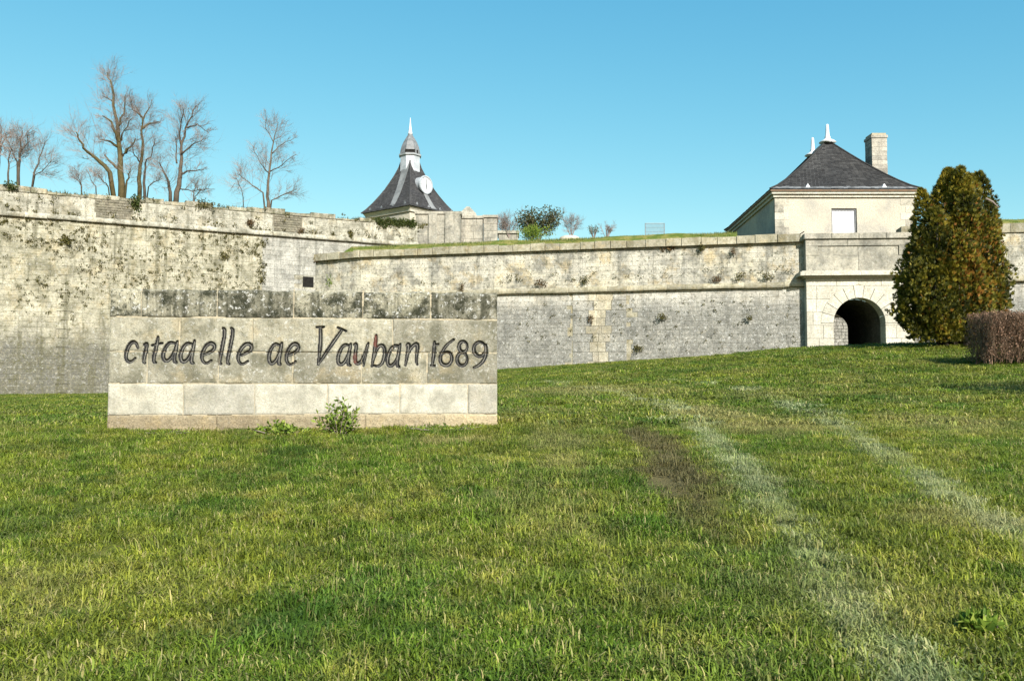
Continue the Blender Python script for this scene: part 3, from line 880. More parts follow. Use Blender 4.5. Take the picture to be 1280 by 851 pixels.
for ri in range(5):
    z1, z0 = rows_z[ri], rows_z[ri + 1]
    us = [0.0] + [MF.uz(p, 440)[0] for p in joints[ri]] + [MF.L]
    for si in range(len(us) - 1):
        g = .005
        a, b = us[si] + (0 if si == 0 else g), us[si + 1] - (0 if si == len(us) - 2 else g)
        zb, ztp = z0 + g, z1 - (g if ri else 0)
        zj = r.uniform(-.002, .002)
        step = .0085 if ri in (1, 2) else .018
        nu, nz = max(2, int((b - a) / step)), max(2, int((ztp - zb) / step))
        U, Z = np.meshgrid(np.linspace(a, b, nu + 1), np.linspace(zb, ztp, nz + 1))
        # relief: worn edges, hewn surface, chips
        e = np.minimum.reduce([U - a, b - U, Z - zb, ztp - Z])
        wear = .006 + .03 * fbm(U * 2.5, Z * 2.5, seed=40 + ri * 7 + si) ** 2.5
        D = -.011 * np.exp(-(e / wear) ** 1.2)
        rough = {0: .020, 1: .008, 2: .008, 3: .005, 4: .022}[ri]
        D += (fbm(U * 5, Z * 5, seed=60 + si + ri * 11) - .5) * rough + (fbm(U * 24, Z * 24, seed=90 + si) - .5) * rough * .55
        D += r.uniform(-.005, .006) + (.018 if ri == 4 else 0) + (U - a) * r.uniform(-.006, .006)
        if ri == 0:   # ragged top edge
            D -= .05 * sstep(.05, 0, ztp - Z) * fbm(U * 4, Z * 3, seed=17)
            Z = Z - .05 * sstep(.2, 0, ztp - Z) * fbm(U * 3.1, U * 0 + 1, seed=18) ** 1.5
        own = np.full(U.shape, -1); groove = np.zeros(U.shape)
        if ri in (1, 2):
            for li, p, q, w in segs:
                if max(p[0], q[0]) < a - .05 or min(p[0], q[0]) > b + .05: continue
                el = q - p; L2 = el @ el + 1e-12
                sub = np.where((U > min(p[0], q[0]) - w * 1.4) & (U < max(p[0], q[0]) + w * 1.4) & (Z > min(p[1], q[1]) - w * 1.4) & (Z < max(p[1], q[1]) + w * 1.4))
                if not len(sub[0]): continue
                uu, zz = U[sub], Z[sub]
                t = np.clip(((uu - p[0]) * el[0] + (zz - p[1]) * el[1]) / L2, 0, 1)
                dd = np.hypot(uu - p[0] - t * el[0], zz - p[1] - t * el[1])
                gg = np.clip(1 - dd / w, 0, 1)
                better = gg > groove[sub]
                groove[sub] = np.where(better, gg, groove[sub])
                o = own[sub]; o[better & (gg > .0)] = li; own[sub] = o
            D -= .036 * np.minimum(groove * 1.25, 1)
        V = np.stack([np.array([MF.A[0] + MF.t[0] * U + MF.n[0] * D]).squeeze(), np.array([MF.A[1] + MF.t[1] * U + MF.n[1] * D]).squeeze(), Z], -1)
        n1 = nu + 1
        idg = np.arange((nz + 1) * n1).reshape(nz + 1, n1)
        Q = np.stack([idg[:-1, :-1], idg[:-1, 1:], idg[1:, 1:], idg[1:, :-1]], -1).reshape(-1, 4)
        oq = own.ravel()[Q]
        gq = groove.ravel()[Q].mean(1)
        isl = (gq > .24) & (oq.max(1) >= 0)
        flat = V.reshape(-1, 3)
        ti = r.random()
        mb = MB()
        # back and sides: border of the grid carried back
        border = list(idg[0, :]) + list(idg[1:, -1]) + list(idg[-1, -2::-1]) + list(idg[-2:0:-1, 0])
        nb = len(border)
        vs = flat.tolist() + [tuple(flat[i] - np.array([MF.n[0], MF.n[1], 0]) * DEP) for i in border]
        fs = [tuple(q) for q in Q[~isl].tolist()]
        base = len(flat)
        for i in range(nb):
            k = (i + 1) % nb
            fs.append((base + i, base + k, border[k], border[i]))
        fs.append(tuple(base + i for i in range(nb))[::-1])
        mb.add(vs, fs, ti)
        mb.build('stone_block', M[mats[ri]], mon, smooth=False)
        for li in set(oq.max(1)[isl].tolist()):
            sel = Q[isl & (oq.max(1) == li)]
            uq = np.unique(sel)
            rm = {int(v): i for i, v in enumerate(uq)}
            cu, cz = U.ravel()[uq], Z.ravel()[uq]
            red = np.zeros(len(uq))
            for (ru, rz) in redspots:
                red = np.maximum(red, 1 - sstep(.02, .06, np.hypot(cu - ru, (cz - rz) * .55)))
            lett[li].add(flat[uq].tolist(), [tuple(rm[int(i)] for i in f) for f in sel.tolist()], groove.ravel()[uq].tolist(), red.tolist())
# pointing: thin runs of mortar in the joints, left out where a letter is cut through
def ingroove(u_, z_):
    for li, p, q, w in segs:
        el = q - p; L2 = el @ el + 1e-12
        t = min(1, max(0, ((u_ - p[0]) * el[0] + (z_ - p[1]) * el[1]) / L2))
        if math.hypot(u_ - p[0] - t * el[0], z_ - p[1] - t * el[1]) < w * 1.1: return True
    return False
mb = MB()
for ri in range(5):
    if ri:
        for k in range(260):
            a = MF.L * k / 260; b = MF.L * (k + 1) / 260
            if ri == 2 and ingroove((a + b) / 2, rows_z[ri]): continue
            hh = .008 + .006 * r.random()
            slab(mb, MF, a, b, rows_z[ri] - hh, rows_z[ri] + hh, -.07, (-.018 if sn(a * 5, ri * 9.7) < .4 else -.007) + r.uniform(-.002, .001), r.random())
    for p in joints[ri]:
        uj = MF.uz(p, 440)[0]
        for k in range(26):
            z0 = rows_z[ri + 1] + (rows_z[ri] - rows_z[ri + 1]) * k / 26; z1 = rows_z[ri + 1] + (rows_z[ri] - rows_z[ri + 1]) * (k + 1) / 26
            if ri in (1, 2) and ingroove(uj, (z0 + z1) / 2): continue
            hh = .008 + .006 * r.random()
            slab(mb, MF, uj - hh, uj + hh, z0, z1, -.07, (-.03 if ri == 0 and k > 22 else -.018 if sn(uj * 9, z0 * 7) < .4 else -.008) + r.uniform(-.002, .001), r.random())
mb.build('pointing', M['mortar'], mon)
for (ch, _), mb in zip(letters, lett):
    mb.build('carved_letter', M['paint'], mon, label='black painted carved character ' + ch)

# leafy plants at its foot
def stemplant(name, label, px, py, Y, hpx, wpx, n, seed, mat, L=.05):
    base = P(px, py, Y); base[2] = gz(base[0], base[1]) - .01
    h = hpx * Y / F; w = wpx * Y / F
    t = thing(name, label, 'plant', base, 'green weeds in the lawn')
    r = random.Random(seed)
    st, lf = MB(), MB()
    for i in range(n):
        a = r.uniform(0, 6.283); q = r.random() ** .6
        tip = base + np.array([math.cos(a) * w / 2 * q, math.sin(a) * w * .35 * q - .03, h * r.uniform(.45, 1.05) * (1 - .45 * q)])
        mid = (base + tip) / 2 + np.array([math.cos(a), math.sin(a), .2]) * .03
        b0 = base + np.array([math.cos(a), math.sin(a), 0]) * w * .12 * q
        st.tube([b0, mid, tip], [.006, .005, .003], 4, r.random(), False)
        for k in range(14):
            s = r.uniform(.15, 1.05)
            p = b0 * (1 - s) ** 2 + 2 * mid * s * (1 - s) + tip * s * s
            leaf(lf, p, rdir(r) + np.array([0, -.3, .45]), rdir(r), L * r.uniform(.6, 1.4), L * r.uniform(.35, .6), r.random())
    st.build('stem', M['twig'], t)
    lf.build('foliage', mat, t, kind='stuff')
    return t
stemplant('leafy_weed', 'bushy green weed growing against the stone sign below the word Vauban', 424, 548, 11.8, 50, 66, 44, 1, M['weed'], .07)
stemplant('leafy_weed', 'low green weed patch spreading left of the bushy weed by the sign', 350, 552, 11.75, 20, 76, 44, 2, M['weed'], .07)
stemplant('leafy_weed', 'thin row of small weeds at the right foot of the stone sign', 555, 540, 12.3, 10, 110, 26, 3, M['weed'], .045)
stemplant('leafy_weed', 'sparse low weeds at the left foot of the stone sign', 205, 547, 11.85, 7, 110, 18, 4, M['weed'], .04)
q = ground_at(1222, 792)
stemplant('leafy_weed', 'single broad-leaved weed in the lawn at the lower right', 1222, 792, q[1], 30, 54, 26, 5, M['weed'], .07)

# ------------------------------------------------------------------ the arched gate
gyL, gyR = 53.35, 52.95
GA = (X(1009.5, gyL), gyL); GB = (X(1143, gyR), gyR)
GW = Frame(GA, GB)
gate = thing('arched_gateway', 'pale ashlar gateway with dark round arch and panelled parapet beside the conifer', 'gate', (*GA, 3.9))
zcor = 1.6 + (485 - 347) / F * 53.2           # underside of the cornice
gtop = 1.6 + (485 - 290) / F * 53.2
uc = GW.u(1075.5); rad = (GW.u(1108) - GW.u(1043)) / 2
zspr = 1.6 + (485 - 372) / F * 53.2 - rad
zb = 3.0
Ro = rad + .75
r = random.Random(31)
th = .9
def gstone(poly, mat='gate', name='ashlar_stone', out=0.0):
    mb = MB(); mb.prism(poly, GW, -th, out + r.uniform(-.006, .006), r.random(), .012); return mb.build(name, M[mat], gate)
def arcx(z, R_): 
    q = R_ * R_ - (z - zspr) ** 2
    return math.sqrt(max(q, 0)) if z > zspr else R_
lev = [zb]
while lev[-1] < zcor - .9: lev.append(lev[-1] + .8)
lev[-1] = min(lev[-1], zcor - .45); lev.append(zcor - .02)
g = .006
for i in range(len(lev) - 1):
    z0, z1 = lev[i] + g, lev[i + 1] - g
    for side in (-1, 1):
        edge = 0.0 if side < 0 else GW.L
        Rr = rad if z1 <= zspr + .05 else Ro
        if z0 > zspr + Ro:      # full courses above the arch
            if side > 0: continue
            cuts = [0, GW.L * .24 + r.uniform(-.2, .2), GW.L * .5 + r.uniform(-.3, .3), GW.L * .76, GW.L]
            for a, b in zip(cuts[:-1], cuts[1:]): gstone([(a + g, z0), (b - g, z0), (b - g, z1), (a + g, z1)])
            continue
        zs_ = np.linspace(z0, z1, 6)
        inner = [(uc + side * (arcx(z, Rr if z > zspr else (rad if z1 <= zspr + .05 else Ro)) + g), z) for z in zs_]
        span = abs(inner[0][0] - edge)
        mid = edge - side * span * (.45 if i % 2 else .62)
        if side < 0:
            gstone([(edge + g, z0), (mid - g, z0), (mid - g, z1), (edge + g, z1)])
            if inner[0][0] - mid > .1: gstone([(mid + g, z0)] + [(max(p[0], mid + .03), p[1]) for p in inner] + [(mid + g, z1)])
        else:
            gstone([(mid + g, z0), (edge - g, z0), (edge - g, z1), (mid + g, z1)])
            if mid - inner[0][0] > .1: gstone([(mid - g, z1)] + [(min(p[0], mid - .03), p[1]) for p in inner[::-1]] + [(mid - g, z0)])
nv = 11
# springer stones fill the gap between jamb and ring
zsp0 = max(z for z in lev if z <= zspr + .05)
for k in range(nv):
    a0, a1 = math.pi * k / nv + .006, math.pi * (k + 1) / nv - .006
    poly = [(uc + rad * math.cos(a), zspr + rad * math.sin(a)) for a in np.linspace(a1, a0, 4)] + [(uc + Ro * math.cos(a), zspr + Ro * math.sin(a)) for a in np.linspace(a0, a1, 4)]
    gstone(poly[::1], 'gate', 'voussoir', .015)
for side in (-1, 1):
    lo = zsp0; 
    if zspr - lo > .03:
        a, b = sorted((uc + side * rad, uc + side * Ro)); gstone([(a, lo + g), (b, lo + g), (b, zspr - g), (a, zspr - g)])
mb = MB()   # backing body around the opening
slab(mb, GW, .03, uc - Ro + .02, zb, zcor + .2, -th - .5, -.03); slab(mb, GW, uc + Ro - .02, GW.L - .03, zb, zcor + .2, -th - .5, -.03)
slab(mb, GW, uc - Ro, uc + Ro, zspr + Ro, zcor + .2, -th - .5, -.03)
mb.build('masonry_core', M['mortar'], gate)
# cornice (three stepped members), parapet with a sunk panel, coping
for (z0, z1, o, nm) in ((zcor, zcor + .12, .14, 'cornice_fillet'), (zcor + .122, zcor + .34, .46, 'cornice'), (zcor + .342, zcor + .42, .34, 'cornice_top')):
    n_ = 4
    for k in range(n_):
        a = -o + (GW.L + 2 * o) * k / n_; b = -o + (GW.L + 2 * o) * (k + 1) / n_
        mb = MB(); mb.prism([(a + (.004 if k else 0), z0), (b, z0), (b, z1), (a + (.004 if k else 0), z1)], GW, -th, o, r.random(), .02); mb.build(nm, M['gate'], gate)
pz0, pz1 = zcor + .44, gtop - .36
pa, pb = .75, GW.L - .75
qa, qb = pz0 + .95, pz1 - .42
pz = [pz0, qa, qb, pz1]
for (a, b, c, d, o) in ((0, GW.L / 2, pz0, qa, 0), (GW.L / 2, GW.L, pz0, qa, 0), (0, pa, qa, qb, 0), (pb, GW.L, qa, qb, 0), (0, GW.L * .4, qb, pz1, 0), (GW.L * .4, GW.L, qb, pz1, 0), (pa, (pa + pb) / 2, qa, qb, -.07), ((pa + pb) / 2, pb, qa, qb, -.07)):
    mb = MB(); mb.prism([(a + g, c + g), (b - g, c + g), (b - g, d - g), (a + g, d - g)], GW, -th, o + r.uniform(-.006, .006), r.random(), .015)
    mb.build('panel_stone' if o else 'parapet_stone', M['gate_top'], gate)
mb = MB(); slab(mb, GW, .03, GW.L - .03, pz0, pz1, -th - .3, -.12); mb.build('parapet_core', M['mortar'], gate)
for k in range(4):
    a = -.1 + (GW.L + .2) * k / 4; b = -.1 + (GW.L + .2) * (k + 1) / 4
    mb = MB(); mb.prism([(a + .008, pz1 + .004), (b, pz1 + .004), (b, gtop - .06), (b - .01, gtop), (a + .02, gtop + r.uniform(-.03, 0)), (a + .008, gtop - .06)], GW, -th, .12, r.random(), .04)
    mb.build('coping_stone', M['gate_top'], gate)
# vaulted passage: lining, an added end wall that keeps it dark, and a left pier shaped as a sunlit patch
mb = MB()
prof = [(-rad, zb), (-rad, zspr)] + [(rad * math.cos(a), zspr + rad * math.sin(a)) for a in np.linspace(math.pi, 0, 13)[1:-1]] + [(rad, zspr), (rad, zb)]
deep = 16
vs = [GW(uc + a * 1.04, z, -th - .02) for a, z in prof] + [GW(uc + a * 1.04, z, -th - deep) for a, z in prof]
n_ = len(prof)
fs = [(i, i + 1, n_ + i + 1, n_ + i) for i in range(n_ - 1)] + [tuple(range(n_, 2 * n_))]
vs2 = [GW(uc + a * 1.04 + (.5 if a > 0 else -.5), z + (.5 if z > zspr else 0), -th - .02) for a, z in prof]
mb.add(vs, fs); mb.build('passage_lining', M['passage'], gate)
mb = MB()
ul_, ur_ = uc - rad - .1, GW.u(1064) + .30
def sun_patch_edge(z): return ur_ if z < zspr - .25 else ul_ + (ur_ - ul_) * math.sqrt(max(0, 1 - ((z - zspr + .25) / 1.05) ** 2))  # curved shadow edge of the arch, built into the pier's outline
for st_ in courses(GW, ul_, ur_, lambda u: zb, zspr + .75, .2, .22, .45, 77):
    e0, e1 = sun_patch_edge(st_[2]), sun_patch_edge(st_[3])
    if st_[0] > e0 - .05: continue
    mb.prism([(st_[0] + .008, st_[2] + .008), (min(st_[1] - .008, e0), st_[2] + .008), (max(min(st_[1] - .008, e1), st_[0] + .03), st_[3] - .008), (st_[0] + .008, st_[3] - .008)], GW, -2.3, -1.45 + r.uniform(-.015, .015), r.random(), .012)
mb.build('sun_patch_pier', M['curtain_low'], gate, kind='stuff')
# sagging cable on the wall to the left
mb = MB()
cp = [CW(*CW.uz(px, py), .16) for px, py in ((926, 305.5), (950, 304), (978, 303.5), (990, 300), (1000, 295), (1008, 290))]
mb.tube(cp, [.03] * len(cp), 5)
mb.build('cable', M['dark'], label='thin dark cable running along the wall coping up to the gate', cat='cable')

# ------------------------------------------------------------------ slate roofs
def slates(mb, surf, rows, width, r, lift=.02):
    """surf(i_frac) -> (left point, right point) of a roof face at that height fraction; lays overlapping slates"""
    for i in range(rows):
        a, b = surf(i / rows), surf(min(1, (i + 1.25) / rows))
        L = np.linalg.norm(a[1] - a[0]); n = max(1, int(L / width))
        off = .5 if i % 2 else 0
        nrm = np.cross(a[1] - a[0], b[0] - a[0]); nrm /= np.linalg.norm(nrm) + 1e-9
        for j in range(-1, n + 1):
            s0, s1 = np.clip((j + off + .02) / n, 0, 1), np.clip((j + off + .98) / n, 0, 1)
            if s1 - s0 < .1 / n: continue
            l = lift * r.uniform(.6, 1.6)
            p0, p1 = a[0] + (a[1] - a[0]) * s0, a[0] + (a[1] - a[0]) * s1
            q0, q1 = b[0] + (b[1] - b[0]) * s0, b[0] + (b[1] - b[0]) * s1
            mb.add([p0 + nrm * l, p1 + nrm * l, q1 + nrm * .003, q0 + nrm * .003, p0, p1], [(0, 1, 2, 3), (4, 5, 1, 0)], r.random())

# ---- guard house over the gate
HX0, HX1, HY0, HY1 = 18.1, 27.7, 60.0, 75.0
SK = .043
def hp(x, y, z): return np.array([x + SK * (y - HY0), y, z])
hz = 1.6 + 13.6                                   # eaves
house = thing('guard_house', 'cream guard house with slate hipped roof and white shuttered window above the gate', 'house', hp(HX0, HY0, 10))
r = random.Random(8)
def quadbox(x0, x1, y0, y1, z0, z1, name, mat, t=.5):
    mb = MB(); mb.loft([[hp(x0, y0, z), hp(x1, y0, z), hp(x1, y1, z), hp(x0, y1, z)] for z in (z0, z1)], t); return mb.build(name, M[mat], house)
wx0, wx1 = X(1043, 60), X(1075, 60); wz0, wz1 = ZR(291, 60), ZR(260.5, 60)
quadbox(HX0, wx0, HY0, HY0 + .5, 9, hz - .5, 'front_wall', 'render')
quadbox(wx1, HX1, HY0, HY0 + .5, 9, hz - .5, 'front_wall', 'render')
quadbox(wx0 + .002, wx1 - .002, HY0 + .004, HY0 + .5, wz1, hz - .5, 'front_wall', 'render')
quadbox(wx0 + .002, wx1 - .002, HY0 + .004, HY0 + .5, 9, wz0, 'front_wall', 'render')
quadbox(HX0 + .01, HX0 + .5, HY0 + .5, HY1, 9, hz - .5, 'side_wall', 'render')
quadbox(HX1 - .5, HX1 - .01, HY0 + .5, HY1, 9, hz - .5, 'side_wall', 'render')
quadbox(HX0 + .5, HX1 - .5, HY1 - .5, HY1 - .01, 9, hz - .5, 'back_wall', 'render')
# dressed corner stones on the front
for k in range(9):
    z0 = hz - .55 - (k + 1) * .5
    for xa, xb in ((HX0 - .012, HX0 + (.62 if k % 2 else .95)), (HX1 - (.62 if k % 2 else .95), HX1 + .012)):
        quadbox(xa, xb, HY0 - .016, HY0 + .3, z0 + .008, z0 + .492, 'corner_stone', 'gate_top' if r.random() < .35 else 'gate', r.random())
win = MB(); win.loft([[hp(wx0 + .1, HY0 + .2, z), hp(wx1 - .1, HY0 + .2, z), hp(wx1 - .1, HY0 + .26, z), hp(wx0 + .1, HY0 + .26, z)] for z in (wz0, wz1 - .1)])
quadbox(wx0 - .12, wx1 + .12, HY0 - .09, HY0 + .25, wz0 - .14, wz0 - .004, 'window_sill', 'gate')
wo_ = win.build('shutter', M['white'], house)
mb = MB()
for k in range(7):
    a = wx0 + .12 + (wx1 - wx0 - .24) * k / 7; b = wx0 + .12 + (wx1 - wx0 - .24) * (k + 1) / 7
    mb.loft([[hp(a + .006, HY0 + .17, z), hp(b - .006, HY0 + .17, z), hp(b - .006, HY0 + .21, z), hp(a + .006, HY0 + .21, z)] for z in (wz0 + .02, wz1 - .13)], r.random())
mb.build('shutter_boards', M['white'], wo_)
mb = MB()
for (xa, xb, za, zb_) in ((wx0, wx0 + .1, wz0, wz1), (wx1 - .1, wx1, wz0, wz1), (wx0 + .1, wx1 - .1, wz1 - .1, wz1)):
    mb.loft([[hp(xa, HY0 + .1, z), hp(xb, HY0 + .1, z), hp(xb, HY0 + .25, z), hp(xa, HY0 + .25, z)] for z in (za, zb_)])
mb.build('window_frame', M['lead'], house)
for (o, z0, z1, nm, mt) in ((.12, hz - .5, hz - .3, 'cornice_band', 'gate'), (.26, hz - .298, hz - .12, 'cornice', 'gate'), (.36, hz - .118, hz - .02, 'gutter', 'gutter')):
    quadbox(HX0 - o, HX1 + o, HY0 - o, HY1 + o, z0, z1, nm, mt)
OV = .42
ex0, ex1, ey0, ey1 = HX0 - OV, HX1 + OV, HY0 - OV, HY1 + OV
rx, ry0, ry1, rh = (HX0 + HX1) / 2, 63.4, 67.0, 4.45
def hf(s): return s ** 1.22 * rh
def hrect(s):
    a = s
    x0, x1 = ex0 + (rx - ex0) * a, ex1 + (rx - ex1) * a
    y0, y1 = ey0 + (ry0 - ey0) * a, ey1 + (ry1 - ey1) * a
    z = hz + hf(s)
    return [hp(x0, y0, z), hp(x1, y0, z), hp(x1, y1, z), hp(x0, y1, z)]
roof = MB(); roof.loft([hrect(s) for s in np.linspace(0, 1, 9)])
rf = roof.build('roof', M['lead'], house)
mb = MB()
for f0, f1 in ((0, 1), (1, 2), (2, 3), (3, 0)):
    slates(mb, lambda s: (hrect(s)[f0], hrect(s)[f1]), 34, .26, r)
mb.build('slates', M['slate'], rf, kind='stuff')
for k in range(4):
    mb = MB(); mb.tube([hrect(s)[k] + np.array([0, 0, .03]) for s in np.linspace(0, 1, 9)], [.07] * 9, 6); mb.build('hip_flashing', M['slate'], rf)
def finial(parent, c, h, w, mat='zinc'):
    mb = MB(); prof = [(1.0, 0), (.8, .08), (.45, .16), (.3, .24), (.34, .3), (.24, .36), (.2, .7), (.17, .93), (.1, 1.0)]
    mb.loft([[c + np.array([w * q * math.cos(a), w * q * math.sin(a), h * z]) for a in np.linspace(0, 2 * math.pi, 13)[:-1]] for q, z in prof])
    return mb.build('finial', M[mat], parent, smooth=True)
c0 = hp(rx, ry0, hz + rh - .16); c1 = hp(rx, ry1, hz + rh - .16)
finial(rf, c0, 1.35, .62, 'white'); finial(rf, c1, 1.4, .62, 'white')
mb = MB(); mb.tube([c0 + np.array([0, 0, .16]), c1 + np.array([0, 0, .16])], [.12, .12], 8); mb.build('ridge_flashing', M['zinc'], rf)
# small roof hooks and the chimney
for px in (1012, 1108):
    s = .06; q = hp(X(px, 60.2), ey0 + (ry0 - ey0) * s, hz + hf(s))
    mb = MB(); mb.loft([[q + np.array([-.16, 0, .02]), q + np.array([.16, 0, .02]), q + np.array([.16, .25, .12]), q + np.array([-.16, .25, .12])], [q + np.array([-.02, .05, .28]), q + np.array([.02, .05, .28]), q + np.array([.02, .2, .28]), q + np.array([-.02, .2, .28])]])
    mb.build('roof_vent', M['zinc'], rf)
cx0, cx1, cy0, cy1 = X(1096, 62), X(1115, 62), 62.0, 63.2
czt = ZR(164.5, 62)
ch = MB(); ch.box(cx0 + .03, cx1 - .03, cy0 + .03, cy1 - .03, hz + .4, czt - .1); cho = ch.build('chimney', M['mortar'], rf)
z = hz + .4; k = 0
while z < czt - .5:
    for (xa, xb) in (((cx0, (cx0 + cx1) / 2 + .15), ((cx0 + cx1) / 2 + .162, cx1)) if k % 2 else ((cx0, (cx0 + cx1) / 2 - .15), ((cx0 + cx1) / 2 - .138, cx1))):
        mb = MB(); j = r.uniform(0, .015); mb.box(xa - j, xb + j, cy0 - j, cy1, z + .006, z + .314, r.random()); mb.build('chimney_stone', M['chimney'], rf)
    z += .32; k += 1
mb = MB(); mb.box(cx0 - .06, cx1 + .06, cy0 - .06, cy1 + .06, z + .004, z + .2, .6); mb.box(cx0 + .05, cx1 - .05, cy0 + .05, cy1 - .05, z + .2, z + .36, .4); mb.build('chimney_cap', M['chimney'], rf)

# ------------------------------------------------------------------ clock pavilion behind the rampart
KC = np.array([X(511, 89.5), 89.5]); vd = KC / np.linalg.norm(KC)
vr = np.array([vd[1], -vd[0]])
def kp(a, b, z): q = KC + vr * a + vd * b; return np.array([q[0], q[1], z])
kz = 1.6 + 17.75
clock = thing('clock_pavilion', 'pavilion with steep slate roof, lantern and round white clock above the rampart', 'building', kp(0, 0, 14))
def diam(Rd, z): return [kp(0, -Rd, z), kp(Rd, 0, z), kp(0, Rd, z), kp(-Rd, 0, z)]
mb = MB(); mb.loft([diam(4.3, 12), diam(4.3, kz - .35)]); mb.build('wall', M['render'], clock)
mb = MB(); mb.loft([diam(4.5, kz - .5), diam(4.52, kz - .3), diam(4.75, kz - .05)]); mb.build('cornice', M['gate'], clock)
KR = [(4.95, 0), (4.4, .42), (3.66, 1.15), (2.85, 2.1), (2.2, 3.0), (1.6, 3.95), (1.15, 4.8), (.95, 5.4)]
def kprof(s):
    x = s * (len(KR) - 1); i = min(int(x), len(KR) - 2); f = x - i
    return KR[i][0] * (1 - f) + KR[i + 1][0] * f, KR[i][1] * (1 - f) + KR[i + 1][1] * f
mb = MB(); mb.loft([diam(*(lambda q: (q[0], kz + q[1]))(kprof(s))) for s in np.linspace(0, 1, 22)])
krf = mb.build('roof', M['lead'], clock)
mb = MB()
for f0, f1 in ((0, 1), (1, 2), (2, 3), (3, 0)):
    slates(mb, lambda s: (lambda q: (diam(q[0], kz + q[1])[f0], diam(q[0], kz + q[1])[f1]))(kprof(s)), 40, .26, r)
mb.build('slates', M['slate_pale'], krf, kind='stuff')
for k in range(4):
    mb = MB(); mb.tube([(lambda q: diam(q[0], kz + q[1] + .02)[k])(kprof(s)) for s in np.linspace(0, 1, 16)], [.07] * 16, 6); mb.build('hip_flashing', M['slate_pale'], krf)
def octo(rr, z): return [kp(rr / math.cos(math.pi / 8) * math.sin(a), -rr / math.cos(math.pi / 8) * math.cos(a), z) for a in np.arange(8) * math.pi / 4 + math.pi / 8]
lan = MB(); zl0 = kz + 4.1; zl1 = 1.6 + 23.75
lan.loft([octo(1.02, zl0 - 1.2), octo(1.0, zl0), octo(.98, zl1)]); lo_ = lan.build('lantern_shaft', M['zinc'], krf)
mb = MB(); mb.loft([octo(1.1, zl1), octo(1.14, zl1 + .14)]); mb.build('lantern_ledge', M['zinc'], krf)
mb = MB(); mb.loft([octo(q, zl1 + .142 + z) for q, z in ((1.04, 0), (.98, .45), (.88, .85), (.70, 1.3), (.46, 1.75), (.25, 2.1), (.16, 2.35))]); mb.build('lantern_dome', M['lead'], krf)
mb = MB(); mb.loft([[kp(a, b, z) for a, b in ((-.5, -1.03), (.5, -1.03), (.5, -.9), (-.5, -.9))] for z in (zl1 + .17, zl1 + .55)]); mb.build('lantern_opening_shade', M['dark'], krf)  # black block painting the shade inside the lantern's open side
mb = MB(); mb.loft([[kp(a, b, z) for a, b in ((.72, -.80), (.80, -.72), (.72, -.62), (.62, -.72))] for z in (zl1 + .17, zl1 + .55)]); mb.build('lantern_opening_shade', M['dark'], krf)
mb = MB(); fz = zl1 + 2.35
mb.loft([[kp(q * math.cos(a), q * math.sin(a), fz + z) for a in np.linspace(0, 2 * math.pi, 11)[:-1]] for q, z in ((.26, 0), (.22, .15), (.15, .5), (.1, .9), (.05, 1.4), (.02, 1.75))]); mb.build('finial', M['white'], krf, smooth=True)
# lead shoots below the lantern: pale weathered sheets lying on the roof
for side, s0, s1, w0, w1, f in ((-1, .12, 1.0, .35, .55, .62), (1, .04, .55, .4, .25, .5)):
    rings = []
    for s in np.linspace(s0, s1, 10):
        q = kprof(s); d = diam(q[0] + .07, kz + q[1] + .03)
        a, b = (d[3], d[0]) if side < 0 else (d[0], d[1])
        m_ = a + (b - a) * f if side < 0 else a + (b - a) * f
        e = (b - a) / np.linalg.norm(b - a); w = w0 + (w1 - w0) * (s - s0) / (s1 - s0)
        L = np.linalg.norm(b - a); w = min(w, L * .32)
        up = np.array([0, 0, .02])
        rings.append([m_ - e * w, m_ + e * w, m_ + e * w + up, m_ - e * w + up])
    mb = MB(); mb.loft(rings); mb.build('lead_shoot', M['old_lead'], krf)
# the clock on the right slope
ax = (vr * .707 - vd * .707); ax3 = np.array([ax[0], ax[1], 0]); sd3 = np.array([vr[0] * .707 + vd[0] * .707, vr[1] * .707 + vd[1] * .707, 0]); up3 = np.array([0, 0, 1.0])
cc = kp(0, 0, 1.6 + (485 - 228.5) / F * 88) + ax3 * 2.25
def disc(mb, c, r0, d0, d1, n=28, r1=None):
    r1 = r1 or r0
    mb.loft([[c + ax3 * d + (sd3 * math.cos(a) + up3 * math.sin(a)) * rr for a in np.linspace(0, 2 * math.pi, n + 1)[:-1]] for d, rr in ((d0, r0), (d1, r1))])
mb = MB(); disc(mb, cc, .86, -1.3, 0); dr = mb.build('clock_drum', M['zinc'], krf, smooth=False)
mb = MB(); disc(mb, cc, .80, .002, .04); mb.build('dial', M['white'], krf)
mb = MB()
n_ = 28
vs, fs = [], []
for d, rr in ((.0, .96), (.1, .93), (.1, .80), (.045, .79)):
    vs += [cc + ax3 * d + (sd3 * math.cos(a) + up3 * math.sin(a)) * rr for a in np.linspace(0, 2 * math.pi, n_ + 1)[:-1]]
for i in range(3):
    for j in range(n_): fs.append((i * n_ + j, i * n_ + (j + 1) % n_, (i + 1) * n_ + (j + 1) % n_, (i + 1) * n_ + j))
mb.add(vs, fs); mb.build('dial_rim', M['zinc'], krf)
def bar(mb, a, l0, l1, w, d):
    e = sd3 * math.sin(a) + up3 * math.cos(a); s = sd3 * math.cos(a) - up3 * math.sin(a)
    mb.loft([[cc + e * l + s * q + ax3 * dd for q, dd in ((-w, d), (w, d), (w, d + .02), (-w, d + .02))] for l in (l0, l1)])
for k in range(12):
    mb = MB(); bar(mb, k * math.pi / 6, .62, .74, .025, .042); mb.build('hour_mark', M['lead'], krf)
mb = MB(); bar(mb, R(4), -.12, .6, .035, .07); mb.build('minute_hand', M['lead'], krf)
mb = MB(); bar(mb, R(172), -.1, .4, .045, .095); mb.build('hour_hand', M['lead'], krf)
